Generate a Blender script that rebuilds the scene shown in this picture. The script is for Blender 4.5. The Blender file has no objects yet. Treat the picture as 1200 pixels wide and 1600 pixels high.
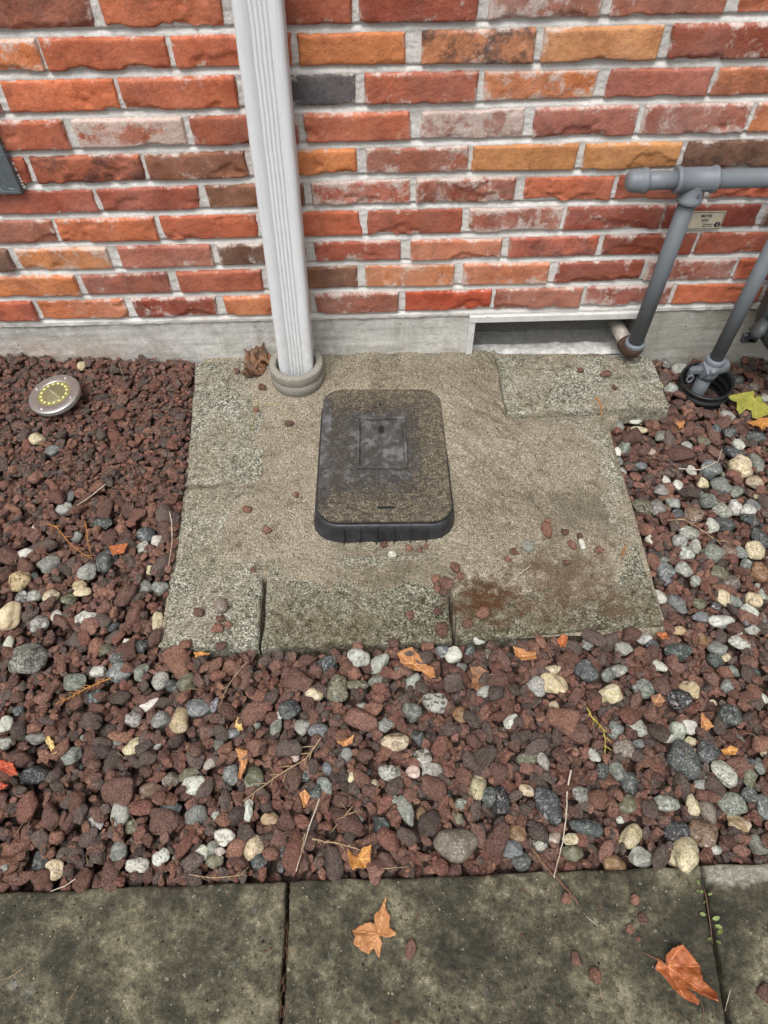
import bpy, bmesh, math, random
import numpy as np
from mathutils import Vector, Matrix, Euler, geometry

random.seed(7)
rng = np.random.default_rng(7)
scene = bpy.context.scene
COL = scene.collection

# ------------------------------------------------------------------ camera
CAM = np.array([0.0, -1.4037, 1.2112])
PITCH, YAW, ROLL, FOC = 0.931, 0.0165, 0.0146, 1109.0
def cam_axes():
    cy, sy, cp, sp = math.cos(YAW), math.sin(YAW), math.cos(PITCH), math.sin(PITCH)
    f = np.array([sy*cp, cy*cp, -sp]); r = np.array([cy, -sy, 0.0]); d = np.cross(f, r)
    c, s = math.cos(ROLL), math.sin(ROLL)
    return np.stack([c*r+s*d, -s*r+c*d, f])
AX = cam_axes()
cam = bpy.data.cameras.new('camera')
cam.sensor_fit = 'VERTICAL'; cam.sensor_height = 36.0; cam.lens = 36.0*FOC/1600.0
cam.clip_start = 0.02; cam.clip_end = 300.0
camo = bpy.data.objects.new('camera', cam); COL.objects.link(camo)
M3 = Matrix(((AX[0][0], -AX[1][0], -AX[2][0]), (AX[0][1], -AX[1][1], -AX[2][1]), (AX[0][2], -AX[1][2], -AX[2][2])))
camo.matrix_world = Matrix.Translation(Vector(CAM)) @ M3.to_4x4()
scene.camera = camo

# ------------------------------------------------------------------ overcast sky, soft sun, exposure
SUN_EL, SUN_AZ = math.radians(64), math.radians(205)      # azimuth clockwise from +Y
world = bpy.data.worlds.new('World'); scene.world = world; world.use_nodes = True
wn = world.node_tree; wn.nodes.clear()
sky = wn.nodes.new('ShaderNodeTexSky'); sky.sky_type = 'NISHITA'; sky.sun_disc = False
sky.sun_elevation = SUN_EL; sky.sun_rotation = SUN_AZ; sky.dust_density = 6.0; sky.air_density = 1.0
hsv = wn.nodes.new('ShaderNodeHueSaturation'); hsv.inputs['Saturation'].default_value = 0.08   # cloud cover takes the blue out
bg = wn.nodes.new('ShaderNodeBackground'); bg.inputs['Strength'].default_value = 0.12
wo = wn.nodes.new('ShaderNodeOutputWorld')
wn.links.new(sky.outputs[0], hsv.inputs['Color']); wn.links.new(hsv.outputs[0], bg.inputs['Color']); wn.links.new(bg.outputs[0], wo.inputs['Surface'])
sun = bpy.data.lights.new('sun', 'SUN'); sun.energy = 1.5; sun.angle = math.radians(28); sun.color = (1.0, 0.97, 0.93)
suno = bpy.data.objects.new('sun', sun); COL.objects.link(suno)
sd = Vector((math.sin(SUN_AZ)*math.cos(SUN_EL), math.cos(SUN_AZ)*math.cos(SUN_EL), math.sin(SUN_EL)))
suno.rotation_euler = sd.to_track_quat('Z', 'Y').to_euler()
vs = scene.view_settings
vs.view_transform = 'Standard'; vs.look = 'None'; vs.gamma = 1.0; vs.use_curve_mapping = False; vs.exposure = 0.45
scene.cycles.max_bounces = 4; scene.cycles.diffuse_bounces = 3; scene.cycles.glossy_bounces = 2; scene.cycles.transmission_bounces = 0; scene.cycles.use_denoising = True

# ------------------------------------------------------------------ pixel -> place helpers
def ray(u, v):
    return np.array([(u-600)/FOC, (v-800)/FOC, 1.0]) @ AX
def on_z(u, v, z=0.0):
    r = ray(u, v); return CAM + r*((z-CAM[2])/r[2])
def on_y(u, v, y=0.0):
    r = ray(u, v); return CAM + r*((y-CAM[1])/r[1])
def proj(p):
    c = AX @ (np.asarray(p, float)-CAM); return 600+FOC*c[0]/c[2], 800+FOC*c[1]/c[2], c[2]
def wall_x(u, z):          # x on the wall plane y=0 seen in pixel column u at height z
    d0 = np.array([-CAM[0], -CAM[1], z-CAM[2]]); k = (u-600)/FOC
    a = AX[0]@d0 - k*(AX[2]@d0); b = AX[0][0]-k*AX[2][0]
    return -a/b
def sstep(a, b, x):
    t = np.clip((np.asarray(x, float)-a)/(b-a), 0, 1); return t*t*(3-2*t)
def lin(c):
    return tuple((v/255/12.92 if v/255 <= 0.04045 else ((v/255+0.055)/1.055)**2.4) for v in c)

# ------------------------------------------------------------------ numpy value noise
def _h(ix, iy, iz, s):
    n = (ix.astype(np.int64)*374761393 + iy.astype(np.int64)*668265263 + iz.astype(np.int64)*2147483647 + int(s)*1274126177) & 0xffffffff
    n = ((n ^ (n >> 13))*1274126177) & 0xffffffff
    n = ((n ^ (n >> 16))*2246822519) & 0xffffffff
    return ((n ^ (n >> 15)) & 0xffffff)/float(0xffffff)*2-1
def vnoise(x, y, z=0.0, s=0):
    x, y, z = np.broadcast_arrays(np.asarray(x, float), np.asarray(y, float), np.asarray(z, float))
    ix, iy, iz = np.floor(x), np.floor(y), np.floor(z); fx, fy, fz = x-ix, y-iy, z-iz
    fx, fy, fz = (f*f*(3-2*f) for f in (fx, fy, fz)); o = 0
    for a in (0, 1):
        for b in (0, 1):
            for c in (0, 1):
                o = o + _h(ix+a, iy+b, iz+c, s)*(fx if a else 1-fx)*(fy if b else 1-fy)*(fz if c else 1-fz)
    return o
def fbm(x, y, z=0.0, s=0, o=4):
    r = 0; a = 1.0; t = 0; f = 1.0
    for k in range(o):
        r = r + a*vnoise(np.asarray(x)*f, np.asarray(y)*f, np.asarray(z)*f, s+k*17); t += a; a *= .5; f *= 2.03
    return r/t

# ------------------------------------------------------------------ objects
def link(o, parent=None):
    COL.objects.link(o)
    if parent: o.parent = parent
    return o
def mesh_np(name, V, F, mat=None, smooth=True):
    V = np.asarray(V, np.float32); me = bpy.data.meshes.new(name)
    if isinstance(F, np.ndarray):
        k = F.shape[1]; n = len(F)
        me.vertices.add(len(V)); me.vertices.foreach_set('co', V.ravel())
        me.loops.add(n*k); me.loops.foreach_set('vertex_index', F.astype(np.int32).ravel())
        me.polygons.add(n); me.polygons.foreach_set('loop_start', np.arange(0, n*k, k, dtype=np.int32))
        me.update(calc_edges=True); me.validate()
    else:
        me.from_pydata([tuple(v) for v in V.tolist()], [], F); me.update()
    if smooth: me.polygons.foreach_set('use_smooth', np.ones(len(me.polygons), bool))
    if mat: me.materials.append(mat)
    return me
def obj(name, V, F, mat, parent=None, smooth=True):
    return link(bpy.data.objects.new(name, mesh_np(name, V, F, mat, smooth)), parent)
def tag(o, label=None, cat=None, group=None, kind=None):
    if label: o['label'] = label
    if cat: o['category'] = cat
    if group: o['group'] = group
    if kind: o['kind'] = kind
    return o
def empty(name, loc=(0, 0, 0), rot=(0, 0, 0)):
    o = bpy.data.objects.new(name, None); o.empty_display_size = 0.05
    o.location = loc; o.rotation_euler = rot; return link(o)
def gridF(nx, ny, off=0):
    i, j = np.meshgrid(np.arange(nx-1), np.arange(ny-1), indexing='ij')
    a = (i*ny+j).ravel()+off
    return np.stack([a, a+ny, a+ny+1, a+1], 1)
def attr(me, name, vals):
    a = me.attributes.new(name, 'FLOAT', 'POINT'); a.data.foreach_set('value', np.asarray(vals, np.float32).ravel())
def lathe(prof, n=40, close=False):
    """profile of (r, z) turned round z"""
    V = []; F = []; m = len(prof)
    for k in range(n):
        a = 2*math.pi*k/n
        for r, z in prof: V.append((r*math.cos(a), r*math.sin(a), z))
    for k in range(n):
        for j in range(m-1 if not close else m):
            j2 = (j+1) % m; k2 = (k+1) % n
            F.append((k*m+j, k2*m+j, k2*m+j2, k*m+j2))
    return V, F
def orient(V, d, loc=(0, 0, 0)):
    q = Vector(d).normalized().to_track_quat('Z', 'Y'); l = Vector(loc)
    return [tuple(q @ Vector(v)+l) for v in V]
def tube(pts, rad, n=8, cap=True):
    P = [Vector(p) for p in pts]; R = rad if hasattr(rad, '__len__') else [rad]*len(P)
    V = []; F = []; up = Vector((0.13, 0.31, 0.94))
    for i, p in enumerate(P):
        t = (P[min(i+1, len(P)-1)]-P[max(i-1, 0)]).normalized()
        if abs(t.dot(up)) > 0.95: up = Vector((0.94, 0.2, 0.1))
        a = t.cross(up).normalized(); b = t.cross(a)
        for k in range(n):
            th = 2*math.pi*k/n; V.append(tuple(p+(a*math.cos(th)+b*math.sin(th))*R[i]))
    for i in range(len(P)-1):
        for k in range(n):
            F.append((i*n+k, i*n+(k+1) % n, (i+1)*n+(k+1) % n, (i+1)*n+k))
    if cap: F.append(tuple(range(n))[::-1]); F.append(tuple(range((len(P)-1)*n, len(P)*n)))
    return V, F
def join(*parts):
    V = []; F = []
    for v, f in parts:
        o = len(V); V += [tuple(x) for x in v]; F += [tuple(int(i)+o for i in q) for q in f]
    return V, F
def box(x0, x1, y0, y1, z0, z1):
    V = [(x, y, z) for x in (x0, x1) for y in (y0, y1) for z in (z0, z1)]
    return V, [(0, 1, 3, 2), (4, 6, 7, 5), (0, 4, 5, 1), (2, 3, 7, 6), (0, 2, 6, 4), (1, 5, 7, 3)]
def bevel(o, w=0.002, seg=2):
    m = o.modifiers.new('bevel', 'BEVEL'); m.width = w; m.segments = seg; m.limit_method = 'ANGLE'; m.angle_limit = math.radians(40)
    return o
def text_mesh(s, size, bold=0.0, extrude=0.0):
    cu = bpy.data.curves.new('t', 'FONT'); cu.body = s; cu.size = size; cu.offset = bold; cu.extrude = extrude; cu.align_x = 'LEFT'; cu.align_y = 'CENTER'
    o = bpy.data.objects.new('t', cu); COL.objects.link(o)
    me = bpy.data.meshes.new_from_object(o.evaluated_get(bpy.context.evaluated_depsgraph_get()))
    bpy.data.objects.remove(o); bpy.data.curves.remove(cu); return me

# ------------------------------------------------------------------ material mini-language
class Mat:
    def __init__(s, name):
        s.m = bpy.data.materials.new(name); s.m.use_nodes = True; s.t = s.m.node_tree; s.t.nodes.clear()
        s.out = s.n('ShaderNodeOutputMaterial'); s.b = s.n('ShaderNodeBsdfPrincipled')
        s.t.links.new(s.b.outputs[0], s.out.inputs['Surface']); s.pos = s.n('ShaderNodeNewGeometry').outputs['Position']
    def n(s, t, **k):
        x = s.t.nodes.new(t)
        for a, b in k.items(): setattr(x, a, b)
        return x
    def put(s, sock, v):
        if isinstance(v, bpy.types.NodeSocket): s.t.links.new(v, sock)
        elif isinstance(v, (tuple, list)) and len(v) == 3 and sock.type == 'RGBA': sock.default_value = (*v, 1)
        else: sock.default_value = v
    def map(s, sc=(1, 1, 1), co=None, rot=(0, 0, 0)):
        x = s.n('ShaderNodeMapping'); s.put(x.inputs['Vector'], co or s.pos); x.inputs['Scale'].default_value = sc; x.inputs['Rotation'].default_value = rot; return x.outputs[0]
    def noise(s, sc, det=4, rough=.55, co=None, dist=0.0, color=False):
        x = s.n('ShaderNodeTexNoise'); s.put(x.inputs['Vector'], co or s.pos)
        x.inputs['Scale'].default_value = sc; x.inputs['Detail'].default_value = det; x.inputs['Roughness'].default_value = rough; x.inputs['Distortion'].default_value = dist
        return x.outputs['Color' if color else 'Fac']
    def voro(s, sc, out='Distance', co=None, feat='F1', rnd=1.0):
        x = s.n('ShaderNodeTexVoronoi', feature=feat); s.put(x.inputs['Vector'], co or s.pos); x.inputs['Scale'].default_value = sc; x.inputs['Randomness'].default_value = rnd
        return x.outputs[out]
    def ramp(s, f, stops, interp='LINEAR'):
        x = s.n('ShaderNodeValToRGB'); s.put(x.inputs[0], f); e = x.color_ramp; e.interpolation = interp
        while len(e.elements) < len(stops): e.elements.new(.5)
        for k, (p, c) in enumerate(stops):
            e.elements[k].position = p; e.elements[k].color = (*c, 1) if isinstance(c, (tuple, list)) else (c, c, c, 1)
        return x.outputs[0]
    def mix(s, f, a, b, mode='MIX'):
        x = s.n('ShaderNodeMix', data_type='RGBA', blend_type=mode); s.put(x.inputs[0], f); s.put(x.inputs[6], a); s.put(x.inputs[7], b); return x.outputs[2]
    def math(s, op, a, b=0.0, c=None):
        x = s.n('ShaderNodeMath', operation=op); s.put(x.inputs[0], a); s.put(x.inputs[1], b)
        if c is not None: s.put(x.inputs[2], c)
        return x.outputs[0]
    def remap(s, v, a, b, c=0.0, d=1.0):
        x = s.n('ShaderNodeMapRange'); x.clamp = True; s.put(x.inputs[0], v)
        for k, q in enumerate((a, b, c, d)): s.put(x.inputs[k+1], q)
        return x.outputs[0]
    def attr(s, name, kind='GEOMETRY', out='Fac'):
        x = s.n('ShaderNodeAttribute', attribute_type=kind, attribute_name=name); return x.outputs[out]
    def sep(s, co=None):
        x = s.n('ShaderNodeSeparateXYZ'); s.put(x.inputs[0], co or s.pos); return x.outputs
    def bump(s, h, dist=.001, st=1.0, nrm=None):
        x = s.n('ShaderNodeBump'); s.put(x.inputs['Height'], h); x.inputs['Distance'].default_value = dist; x.inputs['Strength'].default_value = st
        if nrm: s.put(x.inputs['Normal'], nrm)
        return x.outputs[0]
    def fin(s, color=None, rough=None, normal=None, metal=None, spec=None):
        i = s.b.inputs
        for k, v in (('Base Color', color), ('Roughness', rough), ('Normal', normal), ('Metallic', metal), ('Specular IOR Level', spec)):
            if v is not None: s.put(i[k], v)
        return s.m

def mat_brick():
    m = Mat('old_brick'); base = m.n('ShaderNodeObjectInfo').outputs['Color']
    wash = m.attr('wash', 'OBJECT'); burn = m.attr('burn', 'OBJECT'); e = m.attr('edge')
    p = m.pos
    n1 = m.noise(16, 6, .66, dist=.1); n2 = m.noise(85, 6, .7); n3 = m.noise(420, 3, .6)
    c = m.mix(m.remap(n1, .40, .70), base, m.mix(1.0, base, (.66, .60, .60), 'MULTIPLY'))
    c = m.mix(m.remap(n1, .60, .36, 0, .35), c, m.mix(1.0, base, (1.25, 1.35, 1.3), 'MULTIPLY'))
    c = m.mix(m.remap(n2, .52, .72, 0, .55), c, m.mix(1.0, base, (.45, .42, .42), 'MULTIPLY'))
    c = m.mix(m.remap(n2, .45, .25, 0, .5), c, m.mix(1.0, base, (1.3, 1.3, 1.25), 'MULTIPLY'))
    # burnt faces
    bn = m.noise(20, 8, .72, dist=.15)
    c = m.mix(m.math('MULTIPLY', m.remap(bn, .46, .60), burn), c, (.035, .024, .024))
    # lime bloom and mortar smear, strongest at the arrises
    wn = m.noise(26, 9, .74, dist=.15)
    th = m.math('ADD', m.math('MULTIPLY', e, .17), m.math('MULTIPLY', wash, -.19))
    w = m.remap(m.math('SUBTRACT', wn, th), .515, .62)
    w = m.math('MULTIPLY', w, m.remap(m.noise(240, 3, .7), .3, .6, .45, .85))
    c = m.mix(w, c, (.62, .56, .51))
    haze = m.math('MULTIPLY', m.remap(m.noise(9, 4, .6), .42, .66, 0, .35), wash)
    c = m.mix(haze, c, (.50, .38, .34))
    # long scratches
    sc = m.noise(1.0, 2, .5, co=m.map((46, 1, 700), rot=(0, .5, 0)))
    c = m.mix(m.remap(sc, .70, .76, 0, .45), c, (.48, .32, .25))
    c = m.mix(m.remap(n3, .60, .72, 0, .7), c, m.mix(1.0, c, (.3, .27, .27), 'MULTIPLY')); c = m.mix(m.remap(n3, .42, .30, 0, .45), c, m.mix(1.0, c, (1.5, 1.5, 1.5), 'MULTIPLY'))
    h = m.math('ADD', m.math('MULTIPLY', n2, .8), m.math('MULTIPLY', n3, .25))
    h = m.math('ADD', h, m.math('MULTIPLY', m.noise(30, 5, .65, dist=.3), 1.2))
    r = m.remap(m.noise(20, 3), .35, .65, .62, .9)
    return m.fin(c, r, m.bump(h, .0024, 1.0), spec=.3)

def mat_mortar():
    m = Mat('sandy_mortar'); n1 = m.noise(10, 5, .6); g = m.noise(650, 3, .7); v = m.voro(420, 'Color')
    c = m.ramp(n1, [(.25, (.50, .485, .455)), (.5, (.63, .615, .585)), (.75, (.74, .725, .70))])
    c = m.mix(m.remap(g, .57, .72, 0, .5), c, (.34, .32, .29))
    c = m.mix(m.remap(g, .42, .30, 0, .35), c, (.84, .82, .78))
    c = m.mix(m.remap(m.noise(45, 6, .72), .56, .72, 0, .5), c, (.34, .30, .26))
    c = m.mix(m.remap(m.noise(7, 4, .7), .62, .72, 0, .35), c, (.42, .24, .17))
    h = m.math('ADD', m.math('MULTIPLY', g, .4), m.noise(120, 4, .6))
    return m.fin(c, .92, m.bump(h, .0022, .9), spec=.2)

def mat_foundation():
    m = Mat('board_marked_concrete'); n1 = m.noise(6, 6, .62); n2 = m.noise(45, 6, .68); x, y, z = m.sep()
    ln = m.noise(1.0, 5, .65, co=m.map((5, 1, 38)))
    c = m.ramp(n1, [(.25, (.40, .39, .36)), (.5, (.54, .53, .495)), (.75, (.66, .65, .62))])
    c = m.mix(m.remap(n2, .5, .72, 0, .55), c, (.24, .23, .21))
    c = m.mix(m.remap(n2, .47, .32, 0, .65), c, (.74, .73, .70))
    c = m.mix(m.remap(ln, .56, .70, 0, .4), c, (.28, .26, .24)); st = m.noise(1.0, 5, .65, co=m.map((26, 1, 4))); c = m.mix(m.remap(st, .54, .68, 0, .4), c, (.30, .285, .25))
    pit = m.voro(60); pitm = m.remap(m.math('ADD', pit, m.remap(m.noise(30, 2), .3, .7, .25, -.02)), .12, .06)
    c = m.mix(pitm, c, (.06, .055, .05))
    # rusty wash at the left foot, blotchy darker olive tone towards the right
    fx = m.remap(x, -.45, -.85); fz = m.remap(z, .10, .02)
    c = m.mix(m.math('MULTIPLY', m.math('MULTIPLY', fx, fz), m.remap(m.noise(14, 5, .6), .35, .65, .1, .6)), c, (.42, .22, .12))
    c = m.mix(m.math('MULTIPLY', m.remap(x, .55, .8), m.remap(m.noise(12, 5, .6), .3, .7, .25, .75)), c, (.27, .25, .19))
    c = m.mix(m.remap(m.noise(700, 2, .6), .6, .7, 0, .5), c, (.12, .11, .10))
    h = m.math('ADD', m.math('ADD', m.noise(220, 5, .7), m.math('MULTIPLY', ln, .8)), m.math('MULTIPLY', pitm, -2.0))
    return m.fin(c, .88, m.bump(h, .0026, 1.0), spec=.25)

def stain(m, c, px, py, r, col, k):        # a mark with its own ragged outline, centred where the photograph shows it
    x, y, z = m.sep(); q = on_z(px, py, 0.0)
    dx = m.math('SUBTRACT', x, float(q[0])); dy = m.math('SUBTRACT', y, float(q[1]))
    dd = m.math('SQRT', m.math('ADD', m.math('MULTIPLY', dx, dx), m.math('MULTIPLY', m.math('MULTIPLY', dy, dy), 2.0)))
    dd = m.math('ADD', dd, m.remap(m.noise(30, 5, .7), .3, .7, -r*.7, r*.7))
    return m.mix(m.remap(dd, r, r*.25, 0, k), c, col)

def mat_paver():
    m = Mat('exposed_aggregate_concrete'); cell = m.voro(330, 'Color'); d = m.voro(330); s = m.sep(cell)
    c = m.ramp(s[0], [(0, (.055, .055, .046)), (.2, (.145, .143, .118)), (.45, (.26, .252, .205)), (.7, (.385, .372, .305)), (.9, (.52, .50, .42)), (1, (.76, .73, .64))])
    n1 = m.noise(9, 5, .62); n2 = m.noise(55, 5, .7)
    c = m.mix(m.remap(m.math('ADD', m.noise(7, 5, .65), m.remap(m.noise(120, 4, .7), .3, .7, -.12, .12)), .44, .58, 0, .8), c, m.ramp(s[1], [(0, (.12, .10, .07)), (.4, (.26, .22, .16)), (.85, (.36, .31, .23)), (1, (.6, .55, .46))]))
    c = m.mix(m.remap(n1, .35, .65, .1, .62), c, m.mix(1.0, c, (.62, .64, .56), 'MULTIPLY'))
    c = m.mix(m.remap(n2, .54, .66, 0, .75), c, (.05, .048, .032)); x, y, z = m.sep(); c = m.mix(m.math('MULTIPLY', m.remap(m.math('ADD', y, m.remap(n1, .3, .7, -.08, .08)), -.60, -.76), m.math('MULTIPLY', m.remap(x, -.24, -.20), m.remap(n2, .35, .6, .45, .95))), c, m.mix(1.0, c, (.42, .40, .31), 'MULTIPLY'))
    c = m.mix(m.remap(n2, .42, .3, 0, .5), c, (.42, .40, .33))
    c = stain(m, c, 758, 940, .085, (.075, .030, .009), .95); c = stain(m, c, 880, 915, .13, (.10, .052, .028), .7); c = stain(m, c, 960, 950, .05, (.09, .05, .025), .6)
    h = m.math('ADD', m.math('MULTIPLY', d, -1.2), m.noise(300, 3, .7))
    return m.fin(c, .85, m.bump(h, .0022, 1.0), spec=.3)

def mat_sand():
    m = Mat('spilled_sand'); cell = m.voro(520, 'Color'); s = m.sep(cell); d = m.voro(520)
    c = m.ramp(s[0], [(0, (.12, .10, .07)), (.22, (.27, .23, .165)), (.5, (.385, .335, .245)), (.8, (.47, .415, .315)), (.94, (.59, .53, .42)), (1, (.82, .77, .67))])
    n1 = m.noise(5, 6, .62); n2 = m.noise(26, 6, .66); x, y, z = m.sep()
    c = m.mix(m.remap(n1, .42, .66, 0, .8), c, m.mix(1.0, c, (.62, .60, .57), 'MULTIPLY'))
    c = m.mix(m.remap(n2, .54, .70, 0, .75), c, m.mix(1.0, c, (.46, .43, .39), 'MULTIPLY'))
    c = m.mix(m.remap(n1, .45, .28, 0, .4), c, (.40, .35, .265))
    c = m.mix(m.remap(m.noise(150, 4, .7), .64, .72, 0, .7), c, (.055, .045, .032))
    c = stain(m, c, 758, 936, .085, (.075, .030, .009), .95)
    c = stain(m, c, 880, 905, .13, (.10, .052, .028), .7)
    c = stain(m, c, 640, 915, .16, (.10, .085, .05), .45)
    c = stain(m, c, 900, 800, .12, (.14, .12, .085), .5)
    h = m.math('ADD', m.math('MULTIPLY', d, -1.0), m.math('MULTIPLY', m.noise(330, 4, .75), 1.4))
    return m.fin(c, .93, m.bump(h, .0026, 1.0), spec=.2)

def mat_walk():
    m = Mat('weathered_walk_concrete'); x, y, z = m.sep()
    n0 = m.noise(7.5, 6, .66, dist=.4); n1 = m.noise(34, 7, .7); n2 = m.noise(120, 6, .72)
    t = m.math('ADD', m.math('MULTIPLY', n0, .6), m.math('MULTIPLY', n1, .4))
    c = m.ramp(t, [(.36, (.017, .0150, .009)), (.44, (.036, .0325, .020)), (.495, (.068, .061, .039)), (.55, (.128, .115, .075)), (.64, (.25, .23, .16))])
    c = m.mix(m.remap(n2, .50, .64, 0, .8), c, m.mix(1.0, c, (.36, .36, .34), 'MULTIPLY'))
    c = m.mix(m.remap(n2, .46, .32, 0, .75), c, m.mix(1.0, c, (2.0, 1.95, 1.85), 'MULTIPLY'))
    pale = m.math('MULTIPLY', m.remap(x, .475, .50), m.remap(m.math('ADD', y, m.remap(m.noise(14, 5, .7), .3, .7, -.02, .02)), -1.232, -1.222)); c = m.mix(m.math('MULTIPLY', pale, .75), c, m.mix(m.remap(n2, .4, .6), (.40, .38, .32), (.20, .19, .155)))
    lich = m.remap(m.noise(11, 7, .72, dist=1.0), .63, .72, 0, .6); c = m.mix(lich, c, (.27, .28, .27))
    wv = m.mix(.012, m.pos, m.noise(160, 3, .6, color=True), 'ADD'); v = m.voro(80, 'Color', wv); vd = m.voro(80, 'Distance', wv); pick = m.math('MULTIPLY', m.remap(m.sep(v)[0], .86, .88), m.remap(m.sep(v)[2], 0, 1, .2, .9))
    c = m.mix(m.math('MULTIPLY', pick, m.remap(vd, .24, .15, 0, .8)), c, (.34, .32, .26))
    v2 = m.voro(330, 'Color'); p2 = m.math('MULTIPLY', m.remap(m.sep(v2)[1], .965, .98), m.math('MULTIPLY', m.sep(v2)[0], .7)); c = m.mix(m.math('MULTIPLY', p2, m.remap(m.voro(330), .4, .25, 0, .8)), c, (.52, .49, .41))
    gr = m.noise(430, 4, .75); c = m.mix(m.remap(gr, .54, .66, 0, .8), c, m.mix(1.0, c, (.25, .25, .23), 'MULTIPLY')); c = m.mix(m.remap(gr, .46, .34, 0, .6), c, m.mix(1.0, c, (1.9, 1.85, 1.75), 'MULTIPLY'))
    h = m.math('ADD', m.noise(260, 5, .72), m.math('MULTIPLY', n2, 1.2))
    r = m.remap(n0, .4, .6, .58, .85)
    return m.fin(c, r, m.bump(h, .0022, 1.0), spec=.35)

def mat_lava(stuff):
    m = Mat('lava_rock_bed' if stuff else 'lava_rock')
    base = m.attr('col', 'GEOMETRY', 'Color') if stuff else m.n('ShaderNodeObjectInfo').outputs['Color']
    base = m.mix(1.0, base, (1.0, .97, .90), 'MULTIPLY'); n1 = m.noise(70, 5, .65); n2 = m.noise(290, 4, .75); pit = m.voro(320)
    c = m.mix(m.remap(n1, .44, .66, 0, .55), base, m.mix(1.0, base, (.58, .58, .60), 'MULTIPLY'))
    c = m.mix(m.remap(n2, .48, .34, 0, .75), c, m.mix(1.0, base, (1.75, 1.9, 1.95), 'MULTIPLY'))
    c = m.mix(m.remap(n2, .54, .66, 0, .85), c, m.mix(1.0, base, (.32, .30, .30), 'MULTIPLY'))
    h = m.math('ADD', m.math('MULTIPLY', n2, 1.4), m.math('MULTIPLY', m.remap(pit, .05, .35), .9))
    return m.fin(c, m.remap(n1, .35, .65, .62, .9), m.bump(h, .0045, 1.0), spec=.25)

def mat_pebble(stuff):
    m = Mat('pebble_bed' if stuff else 'river_pebble')
    if stuff: base = m.attr('col', 'GEOMETRY', 'Color'); spk = .5; wet = .5
    else: base = m.n('ShaderNodeObjectInfo').outputs['Color']; spk = m.attr('speckle', 'OBJECT'); wet = m.attr('wet', 'OBJECT')
    if not stuff:
        rnd = m.n('ShaderNodeObjectInfo').outputs['Random']; vm = m.n('ShaderNodeVectorMath', operation='SCALE'); m.put(vm.inputs[0], m.pos); m.put(vm.inputs['Scale'], m.remap(rnd, 0, 1, .45, 1.5)); m.pos = vm.outputs[0]
    n1 = m.noise(55, 5, .6, dist=.5); n2 = m.noise(300, 5, .72); n3 = m.noise(750, 3, .6)
    c = m.mix(m.remap(n1, .40, .66, 0, .5), base, m.mix(1.0, base, (.62, .61, .56), 'MULTIPLY'))
    c = m.mix(m.remap(n1, .5, .28, 0, .45), c, m.mix(1.0, base, (1.35, 1.35, 1.3), 'MULTIPLY'))
    c = m.mix(m.math('MULTIPLY', m.remap(n2, .50, .62), spk), c, m.mix(1.0, base, (.22, .22, .2), 'MULTIPLY'))
    c = m.mix(m.math('MULTIPLY', m.remap(n2, .44, .34, 0, .8), spk), c, m.mix(.55, base, (.75, .74, .68)))
    bl = m.noise(150, 6, .72, dist=.3)
    c = m.mix(m.math('MULTIPLY', m.remap(bl, .53, .62, 0, .75), m.math('ADD', m.math('MULTIPLY', spk, .7), .3)), c, m.mix(1.0, base, (.36, .36, .33), 'MULTIPLY'))
    c = m.mix(m.math('MULTIPLY', m.remap(bl, .44, .36, 0, .7), m.math('ADD', m.math('MULTIPLY', spk, .7), .3)), c, m.mix(.5, base, (.66, .65, .60)))
    if not stuff:
        oc = m.n('ShaderNodeTexCoord').outputs['Object']; bd = m.noise(1.0, 4, .6, co=m.map((7, 1.1, 1.6), oc, (.3, .5, .4)), dist=.5)
        c = m.mix(m.math('MULTIPLY', m.remap(bd, .47, .54), m.attr('band', 'OBJECT')), c, m.mix(1.0, c, (.68, .68, .67), 'MULTIPLY')); c = m.mix(m.math('MULTIPLY', m.remap(bd, .40, .35), m.attr('band', 'OBJECT')), c, m.mix(.3, base, (.7, .69, .65)))
    vn = m.math('ABSOLUTE', m.math('SUBTRACT', m.noise(38, 3, .5, dist=.6), .5)); c = m.mix(m.remap(vn, .008, .003, 0, .55), c, m.mix(.6, base, (.7, .69, .66)))
    w = m.math('MULTIPLY', m.remap(m.noise(165, 2, .45), .55, .585), wet)
    c = m.mix(w, c, m.mix(1.0, c, (.26, .25, .23), 'MULTIPLY'))
    c = m.mix(m.remap(n3, .62, .7, 0, .5), c, m.mix(1.0, base, (.4, .4, .38), 'MULTIPLY'))
    r = m.math('SUBTRACT', m.remap(n2, .3, .7, .55, .75), m.math('MULTIPLY', w, .3))
    return m.fin(c, r, m.bump(m.math('ADD', n2, m.math('MULTIPLY', n1, 2.0)), .0008, .8), spec=.4)

def mat_paint(name, col, rough=.45, dirt=.3, chip=None, chipamt=0.0, bumpd=.0004):
    m = Mat(name); n1 = m.noise(25, 6, .65); n2 = m.noise(260, 4, .7)
    c = m.mix(m.remap(n1, .45, .72, 0, dirt), col, tuple(v*.55 for v in col))
    c = m.mix(m.remap(n2, .60, .72, 0, dirt), c, tuple(v*.4 for v in col))
    c = m.mix(m.remap(n2, .40, .28, 0, dirt*.8), c, tuple(min(1, v*1.35+.02) for v in col))
    if chip: c = m.mix(m.remap(m.noise(48, 7, .72, dist=1.2), .66-chipamt, .68-chipamt), c, chip)
    return m.fin(c, m.remap(n1, .3, .7, rough-.08, rough+.15), m.bump(m.math('ADD', n2, n1), bumpd, .7), spec=.45)

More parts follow.
